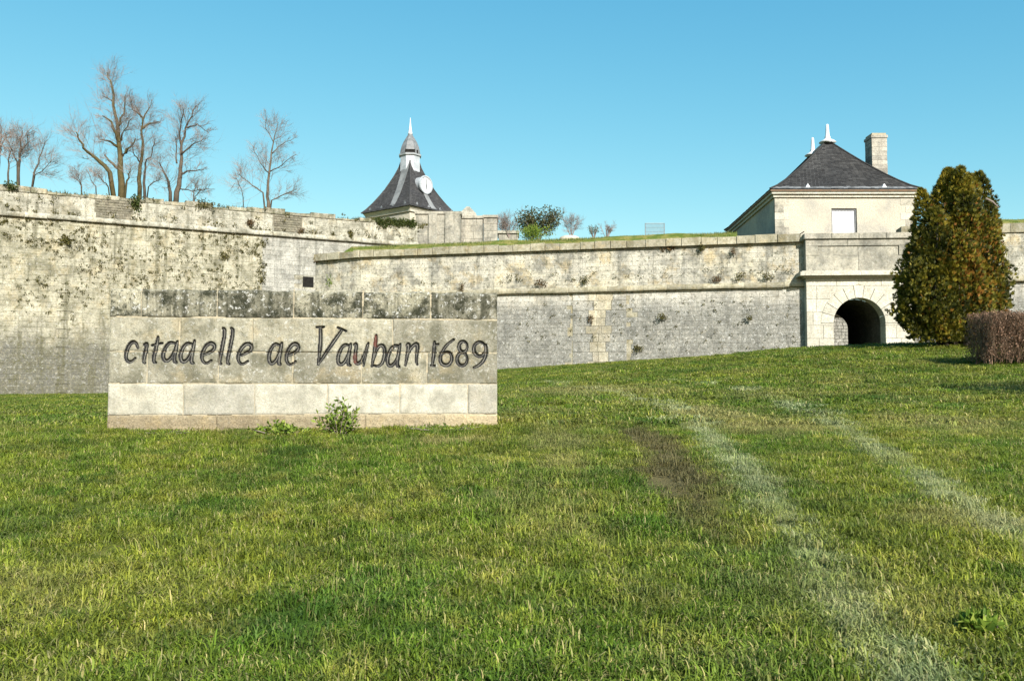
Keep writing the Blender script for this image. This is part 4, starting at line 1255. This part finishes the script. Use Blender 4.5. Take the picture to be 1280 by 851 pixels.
for side, n_ in ((0, 4), (3, 4)):     # little vents along the eaves
    for k in range(n_):
        q = kprof(.07); d = diam(q[0] + .03, kz + q[1] + .03); a, b = d[side], d[(side + 1) % 4]
        m_ = a + (b - a) * (k + .6) / n_; e = (b - a) / np.linalg.norm(b - a)
        mb = MB(); mb.loft([[m_ - e * .16, m_ + e * .16, m_ + e * .16 + up3 * .05 , m_ - e * .16 + up3 * .05], [m_ - e * .02 + up3 * .26, m_ + e * .02 + up3 * .26, m_ + e * .02 + up3 * .28, m_ - e * .02 + up3 * .28]]); mb.build('roof_vent', M['zinc'], krf)

# stone gate piers right of the clock pavilion
def pier(name, label, px0, px1, Y, ytop, group='stone piers beside the clock pavilion', cap=None, strips=()):
    x0, x1 = X(px0, Y), X(px1, Y); zt_ = ZR(ytop, Y)
    t = thing(name, label, 'stone pier', (x0, Y, 9.5), group)
    fr = Frame((x0, Y), (x1, Y))
    mb = MB(); slab(mb, fr, .02, fr.L - .02, 9.0, zt_ - .2, -2.4, -.02); mb.build('masonry_core', M['mortar'], t)
    for s in courses(fr, 0, fr.L, lambda u: 10.5, zt_ - .24, .62, 1.0, 1.7, int(px0)):
        mb = MB(); put_stone(mb, fr, s, r, .006, .02, -2.42); mb.build('ashlar_stone', M['gate_top'], t)
    for a, b in strips:
        mb = MB(); slab(mb, fr, X(a, Y) - x0, X(b, Y) - x0, 10, zt_ - .26, -.02, .2); mb.build('pilaster', M['gate_top'], t)
    mb = MB(); slab(mb, fr, -.08, fr.L + .08, zt_ - .235, zt_, -2.5, .14, .7); mb.build('capping', M['gate_top'], t)
    if cap:
        xc, w, h = X(cap[0], Y) - x0, cap[1], cap[2]
        rg = [[fr(xc - w * q, zt_ + .004 + z, .1 - (1 - q) * w), fr(xc + w * q, zt_ + .004 + z, .1 - (1 - q) * w), fr(xc + w * q, zt_ + .004 + z, .1 - (1 + q) * w), fr(xc - w * q, zt_ + .004 + z, .1 - (1 + q) * w)] for q, z in ((1, 0), (.9, .25), (.55, .6 * h), (.16, h))]
        mb = MB(); mb.loft(rg); mb.build('pyramid_cap', M['gate_top'], t)
pier('stone_pier', 'broad grey-stained stone pier right below the clock roof', 518.5, 575, 79.0, 264.5, strips=((535, 546), (556, 575)))
pier('stone_pier', 'lower stone pier with small pyramid cap right of the clock pavilion', 576, 603, 80.5, 270, cap=(584, .85, 1.0))
pier('stone_pier', 'plain pale stone pier farthest right of the clock pavilion', 604, 621.5, 81.0, 269)
pier('stone_pier', 'low broken stone stump beside the bushes on the wall top', 623, 648, 74.0, 288.5)
# ------------------------------------------------------------------ small things along the skyline
yT = 65.0
x0, x1 = X(808, yT), X(832, yT); z0, z1 = zct + .2, ZR(279, yT)
cage = thing('mesh_barrier', 'small grey wire mesh barrier panel standing on the turf', 'barrier', (x0, yT, z0))
for a, b in (((x0, yT, z0), (x0, yT, z1)), ((x1, yT, z0), (x1, yT, z1))):
    mb = MB(); mb.tube([a, b], [.03, .03], 6); mb.build('post', M['iron'], cage)
for z in (z0 + .35, z1 - .02):
    mb = MB(); mb.tube([(x0, yT, z), (x1, yT, z)], [.025, .025], 6); mb.build('rail', M['iron'], cage)
mb = MB()
for k in range(1, 20):
    x = x0 + (x1 - x0) * k / 20; mb.tube([(x, yT, z0 + .35), (x, yT, z1 - .02)], [.012, .012], 4, .5, False)
for k in range(1, 7):
    z = z0 + .35 + (z1 - z0 - .37) * k / 7; mb.tube([(x0, yT, z), (x1, yT, z)], [.01, .01], 4, .5, False)
mb.build('wire_mesh', M['iron'], cage, kind='stuff')
def hump(label, px, py, Y, wpx, hpx):
    w, h = wpx * Y / F / 2, hpx * Y / F
    c = P(px, py, Y)
    mb = MB(); n = 14
    mb.loft([[c + np.array([w * q * math.cos(a) * (1 + .08 * math.sin(3 * a)), w * .6 * q * math.sin(a), h * z - .3]) for a in np.linspace(0, 2 * math.pi, n + 1)[:-1]] for q, z in ((1.05, -.5), (1, .3), (.85, .75), (.5, 1.02), (.15, 1.1))])
    mb.build('vault_top', M['gate'], smooth=True, label=label, cat='masonry')
hump('pale rounded masonry vault top showing above the turf right of the bushes', 712, 295, 72, 26, 5)
hump('small pale masonry hump left of the wire mesh barrier', 786, 297, 72, 20, 3)

# ------------------------------------------------------------------ bare trees behind the rampart
def grow(tw, p, d, L, rad, lev, r, droop=0.0):
    n = 3 if lev < 3 else 2
    pts, p = [p], np.array(p)
    d = d / np.linalg.norm(d)
    for i in range(n):
        d = d + rdir(r) * .17 + np.array([0, 0, .09 - droop]); d /= np.linalg.norm(d)
        p = p + d * L / n; pts.append(p)
    tw.tube(pts, [rad * (1 - .75 * i / n) for i in range(n + 1)], 4 if rad > .03 else 3, r.random(), False)
    if lev >= 4: return
    k = {1: 6, 2: 6, 3: 4}[lev]
    for i in range(k):
        s = r.uniform(.25, 1.0); j = min(int(s * n), n - 1); f = s * n - j
        q = pts[j] * (1 - f) + pts[j + 1] * f
        dd = d * .85 + rdir(r) * .62
        grow(tw, q, dd, L * r.uniform(.48, .78), max(rad * .55, .0042), lev + 1, r, droop)
def bare_tree(label, limbs, Y, trunk_r, seed, tw=1.0, mat='bark', conv=None, dens=1.0, group='bare trees on the rampart'):
    r = random.Random(seed)
    W3 = []
    for i, (pts, r0, r1) in enumerate(limbs):
        dy = 0.0; out = []
        tilt = r.uniform(-.35, .35) if i else 0
        for k, q in enumerate(pts):
            px, py = conv(q)
            out.append(P(px, py, Y + tilt * k * 1.2))
        W3.append((out, r0, r1))
    base = W3[0][0][0]
    t = thing('bare_tree', label, 'tree', base, group)
    twm = MB()
    for i, (pts, r0, r1) in enumerate(W3):
        # subdivide and roughen
        q = [pts[0]]
        for a, b in zip(pts[:-1], pts[1:]):
            for f in (.33, .67, 1): q.append(a + (b - a) * f + (rdir(r) * .09 if f < 1 else 0))
        n = len(q)
        if q[0][2] < base[2] + 1.6 and q[1][2] > q[0][2]: q[0] = q[0] - np.array([0, 0, 1.6 + q[0][2] - base[2]])
        mb = MB(); mb.tube(q, [r0 + (r1 - r0) * (k / (n - 1)) ** .8 for k in range(n)], 8 if r0 > .1 else 6, r.random())
        mb.build('trunk' if i == 0 else 'branch', M[mat], t, smooth=True)
        L = sum(np.linalg.norm(b - a) for a, b in zip(q[:-1], q[1:]))
        m_ = int(L * 3.6 * dens) + 5
        for k in range(m_):
            s = r.uniform(.28 if i == 0 else .15, 1.0) * (n - 1); j = min(int(s), n - 2)
            p = q[j] + (q[j + 1] - q[j]) * (s - j)
            ax_ = q[j + 1] - q[j]; ax_ /= np.linalg.norm(ax_)
            sd = rdir(r); sd -= ax_ * (sd @ ax_); sd /= np.linalg.norm(sd) + 1e-6
            grow(twm, p, ax_ * r.uniform(.4, .9) + sd * .9, min(2.6, .30 * L + .5) * r.uniform(.45, 1.15) * tw * (1.25 - .85 * s / (n - 1)), .017 * tw, 2, r)
    twm.build('twigs', M['twig'], t, kind='stuff')
    return t
Z2 = lambda q: (q[0] / 3.869, 70 + q[1] / 3.869)
Z3 = lambda q: (280 + q[0] / 3.556, 130 + q[1] / 3.556)
Yt = 76.0
bare_tree('tallest bare tree with thick mossy trunk and long leader on the rampart', [
    ([(590, 660), (582, 520), (572, 400), (556, 280), (542, 150), (520, 80)], .28, .035), ([(565, 590), (480, 510), (420, 462), (385, 410), (368, 368)], .2, .04),
    ([(578, 560), (545, 520), (505, 480)], .16, .05), ([(592, 480), (632, 440), (655, 400)], .16, .03), ([(572, 410), (540, 320), (495, 288)], .16, .03),
    ([(570, 440), (520, 410), (478, 404)], .12, .03), ([(565, 350), (600, 280), (605, 190)], .12, .03), ([(600, 640), (625, 590), (628, 540)], .1, .03),
    ([(548, 220), (520, 205), (492, 190)], .06, .02), ([(540, 650), (500, 610), (470, 570)], .06, .02), ([(575, 420), (600, 360), (640, 300)], .1, .02)], 70, .6, 1, conv=Z2, mat='moss_bark')
bare_tree('slim upright bare tree right beside the tallest one', [
    ([(675, 665), (676, 560), (688, 470), (684, 380), (690, 300), (650, 235)], .19, .03), ([(688, 350), (725, 326), (775, 322)], .12, .04), ([(688, 330), (710, 270), (735, 215)], .08, .02),
    ([(682, 520), (650, 480), (640, 420)], .07, .02), ([(690, 300), (640, 260), (625, 190)], .07, .02)], 72, .3, 2, conv=Z2, mat='moss_bark', tw=.95)
bare_tree('thin bare sapling between the slim tree and the forked tree', [([(705, 665), (698, 590), (702, 520), (735, 470), (750, 400)], .13, .03), ([(705, 640), (745, 610), (775, 600)], .06, .02)], 73, .15, 3, conv=Z2, tw=.8)
bare_tree('forked bare tree with spreading crown on the rampart', [
    ([(848, 690), (868, 600), (876, 520), (878, 420), (910, 320), (950, 240)], .24, .03), ([(826, 685), (815, 610), (790, 560), (768, 515)], .16, .04), ([(876, 430), (868, 380), (880, 300), (885, 250)], .09, .03),
    ([(870, 570), (920, 555), (985, 550)], .1, .03), ([(874, 480), (930, 430), (985, 400)], .09, .02), ([(860, 640), (930, 655), (1040, 645)], .07, .02), ([(905, 350), (955, 330), (1010, 370)], .07, .02), ([(855, 520), (855, 450), (850, 390)], .08, .02)], 74, .35, 4, conv=Z2)
bare_tree('lone slender bare tree nearest the clock pavilion', [
    ([(195, 470), (195, 380), (204, 280), (218, 180), (242, 80)], .17, .025), ([(192, 400), (140, 370), (100, 340), (58, 310)], .09, .02), ([(198, 440), (250, 410), (325, 378)], .09, .02),
    ([(204, 310), (160, 260), (130, 190)], .07, .02), ([(214, 220), (260, 180), (315, 150)], .06, .02), ([(206, 300), (260, 270), (320, 225)], .06, .02), ([(220, 170), (185, 110), (185, 50)], .05, .02)], 78, .25, 5, conv=Z3, tw=.9)
bare_tree('multi stemmed bare tree at the left edge of the photo', [
    ([(92, 610), (95, 500), (100, 420), (108, 360)], .15, .03), ([(150, 608), (175, 540), (200, 470), (222, 410)], .10, .025), ([(45, 600), (40, 500), (60, 420)], .09, .025), ([(92, 540), (60, 460), (30, 400)], .09, .02),
    ([(98, 470), (135, 420), (140, 370)], .08, .02), ([(150, 590), (200, 560), (250, 500)], .06, .02)], 75, .25, 6, conv=Z2)
bare_tree('half cut off bare tree leaving the photo at the left edge', [([(-10, 590), (-5, 480), (5, 400), (10, 350)], .15, .03), ([(-5, 480), (-40, 420), (-60, 380)], .1, .03), ([(0, 450), (25, 400), (30, 370)], .08, .02)], 78, .25, 7, conv=Z2)
bare_tree('low scrubby bare sapling left of the tallest tree', [([(395, 650), (380, 590), (360, 545)], .06, .02), ([(400, 640), (375, 600), (340, 560)], .04, .02), ([(470, 650), (440, 600), (425, 560)], .06, .02)], 78, .1, 8, conv=Z2, tw=.7, dens=1.2)
bare_tree('low bare sapling right of the forked tree', [([(930, 690), (960, 660), (1000, 640)], .06, .02), ([(930, 680), (945, 640), (935, 600)], .06, .02), ([(1180, 700), (1165, 640), (1140, 590)], .05, .02)], 80, .1, 9, conv=Z2, tw=.6)

# bushes along the skyline
def bush(name, label, px, py, Y, wpx, hpx, n, seed, mat, L=.16, twigs=0, group='bushes on the skyline'):
    c = P(px, py, Y); w, h = wpx * Y / F, hpx * Y / F
    t = thing(name, label, 'shrub', c - np.array([0, 0, .3]), group)
    r = random.Random(seed)
    lf, st = MB(), MB()
    for k in range(9):
        a = rdir(r); a[2] = abs(a[2]) + .6
        tip = c + np.array([a[0] * w * .42, a[1] * w * .3, h * r.uniform(.5, .98)])
        mid = (c + tip) / 2 + np.array([a[0], a[1], 0]) * .1
        st.tube([c - np.array([0, 0, .4]), mid, tip], [.03, .02, .008], 5, r.random(), False)
        for q in range(twigs): grow(st, c + (tip - c) * r.uniform(.1, 1), (tip - c) / np.linalg.norm(tip - c) + rdir(r) * 1.1, h * .34, .011, 2 if n == 0 else 3, r)
        for j in range(4):
            s = -.2 + .36 * j
            clump(lf, mid * (1 - s) + tip * s, w * .15 + .08, n // 30, L, seed * 31 + k * 3 + j, (1, .8, .8))
    st.build('stems', M['twig'], t)
    if n: lf.build('foliage', M[mat], t, kind='stuff')
    return t
bush('bush', 'rounded olive green bush on the skyline between the clock pavilion and the barrier', 673, 296, 70, 66, 33, 3000, 1, 'olive', .17, 3)
bush('bush', 'low bright green hedge plant at the foot of the olive bush', 664, 298, 68, 62, 11, 1600, 2, 'weed', .12)
bush('bush', 'leafless grey bush directly left of the olive bush', 636, 292, 74, 32, 26, 0, 3, 'olive', .1, 9)
bush('bush', 'pinkish bare shrub right of the olive bush', 714, 292, 76, 30, 24, 0, 4, 'olive', .1, 7)
bush('bush', 'small dark evergreen tuft right of the bare shrub on the turf', 742, 294, 72, 14, 12, 260, 5, 'ivy', .1, 2)
bush('bush', 'spindly bare shrub between evergreen tuft and wire barrier', 758, 294, 72, 24, 14, 0, 6, 'olive', .1, 5)
bush('bush', 'low scrub bush left of the clock pavilion pier stump', 628, 290, 78, 20, 16, 0, 7, 'olive', .1, 6)

# plants rooted in the walls
def wallplant(label, fr, px, py, wpx, hpx, n, seed, mat, L=.12, out=.15):
    u_, z_ = fr.uz(px, py); Y = fr.Y(u_); sc = Y / F
    c = np.array(fr(u_, z_, out))
    mb = MB()
    r = random.Random(seed)
    for k in range(6):
        cc_ = c + np.array([r.uniform(-.35, .35) * wpx * sc, -r.uniform(0, .15), r.uniform(-.35, .35) * hpx * sc])
        clump(mb, cc_, .22 * max(wpx, hpx) * sc, n // 6, L, seed * 13 + k, (1, .5, 1), .5)
    mb.build('wall_plant', M[mat], label=label, cat='plant', group='plants rooted in the walls')
wp = [
 ('hanging ivy clump on the left rampart parapet below the tallest tree', LW, 166, 252, 12, 26, 420, 'ivy', .16),
 ('dark green growth on the parapet top left of the lone slender tree', LW, 250, 256, 30, 10, 320, 'tuft', .14),
 ('dark tuft on the parapet at the far left edge', LW, 8, 232, 18, 8, 200, 'ivy', .14),
 ('dark shrub in the face of the rampart near the left edge', LW, 78, 298, 14, 20, 300, 'tuft', .15),
 ('brown green shrub on the rampart face above the sign', LW, 279, 320, 10, 12, 160, 'tuft', .14),
 ('dry shrub on the rampart cordon beside the blocked right embrasure', LW, 309, 281, 12, 12, 200, 'dry', .14),
 ('small dry tuft under the blocked right embrasure', LW, 374, 289, 7, 8, 120, 'dry', .12),
 ('dry shrub on the cordon below the moss strip', LW, 436, 294, 11, 13, 200, 'tuft', .14),
 ('rust coloured tuft on the left corner of the middle wall', SW, 395.5, 324, 8, 14, 180, 'dry', .12),
 ('brown shrub growing under the coping right of the olive bush', CW, 836, 308, 20, 11, 300, 'dry', .12),
 ('green tuft on the coping left of the guard house', CW, 880, 309, 12, 8, 140, 'tuft', .12),
 ('rust coloured tuft high on the wall left of the gate', CW, 918, 314, 7, 9, 110, 'dry', .1),
 ('brown tuft on the cordon just above the right end of the sign', CW, 577, 360, 9, 8, 130, 'dry', .1),
 ('flat dry tuft on the cordon left of the middle', CW, 676, 354, 20, 6, 200, 'dry', .1),
 ('ochre tuft on the cordon near the middle of the wall', CW, 734, 350, 14, 8, 160, 'tuft', .1),
 ('dry grass tuft on the cordon, third from the gate', CW, 898, 348, 16, 5, 160, 'dry', .1),
 ('green dry tuft on the cordon, second from the gate', CW, 928, 346, 16, 6, 160, 'tuft', .1),
 ('green tuft on the cordon nearest the gate', CW, 961, 345, 18, 6, 180, 'tuft', .1),
 ('brown tuft low in the wall right of the pale repair strip', CW, 829, 396, 14, 9, 180, 'tuft', .1),
 ('green tuft low in the wall under the brown tuft', CW, 798, 436, 12, 11, 180, 'tuft', .1),
 ('small green tuft at mid height near the gate', CW, 938, 397, 9, 8, 110, 'tuft', .1),
 ('brown tuft just left of the pale repair strip', CW, 737, 399, 6, 10, 110, 'dry', .1),
 ('yellow green weeds on the wall near its left corner', SW, 412, 352, 6, 18, 120, 'weed', .1)]
for i, (lb, fr, px, py, w, h, n, m_, L) in enumerate(wp): wallplant(lb, fr, px, py, w, h, n, 300 + i, m_, L, .02 if h > 9 else .16)
# moss strip along the parapet left of the piers
mb = MB()
for k in range(40):
    px = 470 + k * 1.2 + random.uniform(-1, 1); u_, z_ = LW.uz(px, 278 + random.uniform(-2.5, 3.5))
    clump(mb, LW(u_, z_, .06), .28, 60, .14, 800 + k, (1, .4, 1))
mb.build('moss_strip', M['ivy'], label='dark moss and ivy strip on the parapet left of the stone piers', cat='moss', kind='stuff')
# many small tufts on the left rampart face
mb = MB(); r = random.Random(99)
k = 0
while k < 620:
    px, py = r.uniform(-10, 325), r.uniform(268, 400)
    w = .6 * sn(px / 55., py / 30., 0, 4) + .4 * sn(px / 22., py / 13., 0, 6)
    yl = 266 + .076 * px
    if py < yl + 6 or r.random() > (2.2 * max(0, w - .36)) * (1.3 - (py - yl) / 130): continue
    u_, z_ = LW.uz(px, py)
    clump(mb, LW(u_, z_, .05), r.choice([.06, .08, .1, .12, .2]), r.choice([8, 12, 20]), .10, 1000 + k, (1.2, .4, .8), .4)
    k += 1
for k in range(70):          # and on the parapet and round the patch edge
    px = r.uniform(0, 515); u_, z_ = LW.uz(px, 266 + .076 * px - r.choice([4, 5, 6, 10, 18, 24, 30]))
    clump(mb, LW(u_, z_, .1), r.choice([.1, .15, .22]), 18, .13, 1600 + k, (1.4, .4, .7), .3)
for k in range(26):
    u_, z_ = LW.uz(326 + r.gauss(0, 3), r.uniform(300, 356)); clump(mb, LW(u_, z_, .05), r.uniform(.1, .22), 20, .13, 1700 + k, (1, .4, 1), .4)
for k in range(90):
    px, py = r.uniform(640, 1000), r.uniform(375, 440); u_, z_ = CW.uz(px, py); clump(mb, CW(u_, z_, .04), r.uniform(.05, .12), 10, .09, 1800 + k, (1.2, .4, .8), .3)
for k in range(60):
    px, py = r.uniform(460, 1000), r.choice([350, 352, 353, 346]); u_, z_ = CW.uz(px, py - (px - 600) * .033); clump(mb, CW(u_, z_, .1), r.uniform(.06, .13), 10, .09, 1900 + k, (1.6, .4, .6), .1)
mb.build('wall_tufts', M['tuft'], label='countless small dark tufts rooted all over the rampart face', cat='plants', kind='stuff')

# ------------------------------------------------------------------ conifer and hedge on the right
Yc = 32.0
cb = P(1190, 436, Yc); cb[2] = gz(cb[0], cb[1])
con = thing('conifer_tree', 'big bushy olive brown conifer in front of the gate', 'tree', cb)
r = random.Random(3)
sc = Yc / F
lobes = [  # px centre, py top, py bottom, half width px, depth offset
 (1192, 212, 430, 30, 0), (1205, 211, 400, 25, -.5), (1229, 217, 400, 25, .1), (1157, 238, 420, 20, .2), (1172, 262, 425, 34, -.6), (1150, 300, 425, 30, 0), (1226, 270, 425, 34, -.3),
 (1200, 290, 436, 38, -1.1), (1170, 315, 430, 42, -.9), (1228, 320, 430, 32, -.5), (1145, 345, 415, 27, -.2), (1243, 250, 420, 16, .3), (1182, 225, 380, 20, .4), (1216, 219, 380, 20, -.2), (1208, 230, 400, 26, -.5), (1215, 300, 430, 36, .9), (1165, 300, 430, 34, .9)]
fol = MB(); brs = MB()
for li, (px, t0, b0, hw, dy) in enumerate(lobes):
    top = P(px, t0, Yc + dy); bot = P(px, b0, Yc + dy); H = top[2] - bot[2]; w = hw * sc
    brs.tube([cb + np.array([(bot[0] - cb[0]) * .3, (bot[1] - cb[1]) * .3, -.2]), (bot + cb) / 2 + np.array([0, 0, .6]), bot + np.array([0, 0, H * .5]), top - np.array([0, 0, .15])], [.1, .08, .045, .01], 5, r.random(), False)
    n = int(H * w * 520)
    ph = r.uniform(0, 6); p0x = li * 7.3
    for i in range(n):
        f = r.random() ** .85                                      # 0 bottom .. 1 top
        prof_ = (math.sin(math.pi * min(1, (f * .82 + .18)) ** .8 * .98 + .05) ** .6) if f < .98 else .12
        prof_ = min(1, (f + .25) * 1.6) * (1 - f ** 2.6) ** .62
        a = r.uniform(0, 6.283)
        bump_ = 1 + .17 * math.sin(a * 3 + ph + f * 9) + .13 * math.sin(a * 5 - f * 17) + .34 * (sn(p0x + math.cos(a) * 2.2, math.sin(a) * 2.2, f * H * 1.7, 14) - .5)
        q = w * prof_ * bump_ * (r.uniform(.55, 1.04) ** .6)
        p = np.array([bot[0] + math.cos(a) * q, bot[1] + math.sin(a) * q, bot[2] + f * H])
        o = np.array([math.cos(a), math.sin(a), 0])
        if p[2] < cb[2] + .1: continue
        # one flat spray: a fan of scale leaves, standing upright and splayed
        d = o * r.uniform(.2, .8) + np.array([0, 0, .75]) + rdir(r) * .3; d /= np.linalg.norm(d)
        s = cross(d, rdir(r)); s /= np.linalg.norm(s)
        L = r.uniform(.09, .2); nrm_ = cross(s, d)
        wtone = sn(p[0] * 1.6, p[2] * 1.6, p[1] * 1.6, 5)
        tt = .12 + .62 * wtone + r.uniform(-.22, .22)
        rust = math.exp(-(((px_ := 640 + p[0] / p[1] * F) - 1225) / 28) ** 2 - ((485 - (p[2] - 1.6) / p[1] * F - 335) / 60) ** 2)
        if r.random() < rust * .42 + .02: tt = r.uniform(.85, 1)
        for k in (-2, -1, 0, 1, 2):
            dd = d + s * k * .33; dd /= np.linalg.norm(dd)
            leaf(fol, p + dd * L * .1, dd, nrm_, L * (1 - .12 * abs(k)), .034, min(1, max(0, tt + k * .03)))
brs.build('trunk', M['bark'], con)
fol.build('crown', M['thuja'], con, kind='stuff')
mb = MB(); q = P(1232, 248, Yc - 1.0); mb.tube([q, q + np.array([.25, 0, -.12]), q + np.array([.5, .1, -.3])], [.03, .03, .02], 5); mb.build('dead_branch', M['twig'], con)

def hedge(label, px0, px1, Y, ytop, ybot, thick, seed, ntw, nlf):
    x0, x1 = X(px0, Y), X(px1, Y)
    zt_ = ZR(ytop, Y); zb_ = float(gz((x0 + x1) / 2, Y))
    t = thing('hedge', label, 'hedge', ((x0 + x1) / 2, Y, zb_), 'clipped brown hedges')
    r = random.Random(seed); tw, lf = MB(), MB()
    H = zt_ - zb_
    def inside():
        return x0 + (x1 - x0) * r.random(), Y + thick * (r.random() - .1)
    for i in range(ntw):
        x, y = inside(); z = zb_ + H * r.random() ** .8 * .9
        d = np.array([r.gauss(0, .35), r.gauss(-.1, .35), 1]); L = r.uniform(.25, .6)
        p = np.array([x, y, z]); q = p + d / np.linalg.norm(d) * L
        q[2] = min(q[2], zt_ + r.uniform(-.05, .06)); q[0] = min(max(q[0], x0 - .08), x1 + .1)
        m_ = (p + q) / 2 + rdir(r) * .05
        tw.tube([p, m_, q], [.008, .006, .003], 3, r.random(), False)
    for i in range(40):
        x, y = inside(); y = Y + thick * r.uniform(.12, .8); x = max(x, x0 + .15); p = np.array([x, y, zb_ - .1]); q = p + np.array([r.gauss(0, .2), r.gauss(0, .2), H * .8])
        tw.tube([p, (p + q) / 2 + rdir(r) * .1, q], [.025, .018, .008], 5, r.random(), False)
    for i in range(nlf):
        x, y = inside()
        z = zb_ + .12 + (H - .1) * r.random() ** .8
        m_ = (z - zb_) / H
        # rounded shoulders
        ex = .12 * (sn(z * 3., y * 3., 0, 8) - .3)
        if m_ > .8:
            k = (m_ - .8) * 1.2
            x = x0 + k + (x - x0) * (x1 - x0 - k) / (x1 - x0)
        if r.random() < .35: y = Y - .1 * thick + r.uniform(-.06, .08) + .25 * max(0, m_ - .75)
        elif r.random() < .3: x = x0 + r.uniform(-.05, .1) + .25 * max(0, m_ - .75) + ex
        elif r.random() < .3: z = zt_ + r.uniform(-.1, .04)
        L = r.uniform(.035, .075)
        leaf(lf, (x, y, z), rdir(r) + np.array([0, -.2, -.2]), rdir(r), L, L * .6, r.random())
    tw.build('branches', M['hedge_twig'], t, kind='stuff')
    lf.build('withered_leaves', M['hedge_leaf'], t, kind='stuff')
    return t
hedge('clipped brown leafless hedge beside the conifer at the right edge', 1238, 1440, 25.0, 389, 462, 1.5, 1, 6500, 8000)
q = ground_at(1262, 492)
hedge('clipped brown hedge beyond the right edge casting a shadow on the lawn', 1325, 1600, q[1] - 1.2, 365, 500, 1.0, 2, 1200, 4200)

# a few fallen leaves on the lawn
mb = MB(); r = random.Random(44)
for i in range(420):
    y = 3.4 + 12 * r.random() ** 1.6; x = r.uniform(-.62, .62) * y; z = float(gz(x, y)) + r.uniform(.02, .035)
    leaf(mb, (x, y, z), np.array([r.gauss(0, 1), r.gauss(0, 1), r.gauss(0, .25)]), np.array([r.gauss(0, .3), r.gauss(0, .3), 1]), r.uniform(.018, .04), r.uniform(.012, .024), r.random())
mb.build('fallen_leaves', M['dry'], kind='stuff', label='small brown fallen leaves scattered in the lawn', cat='leaves')
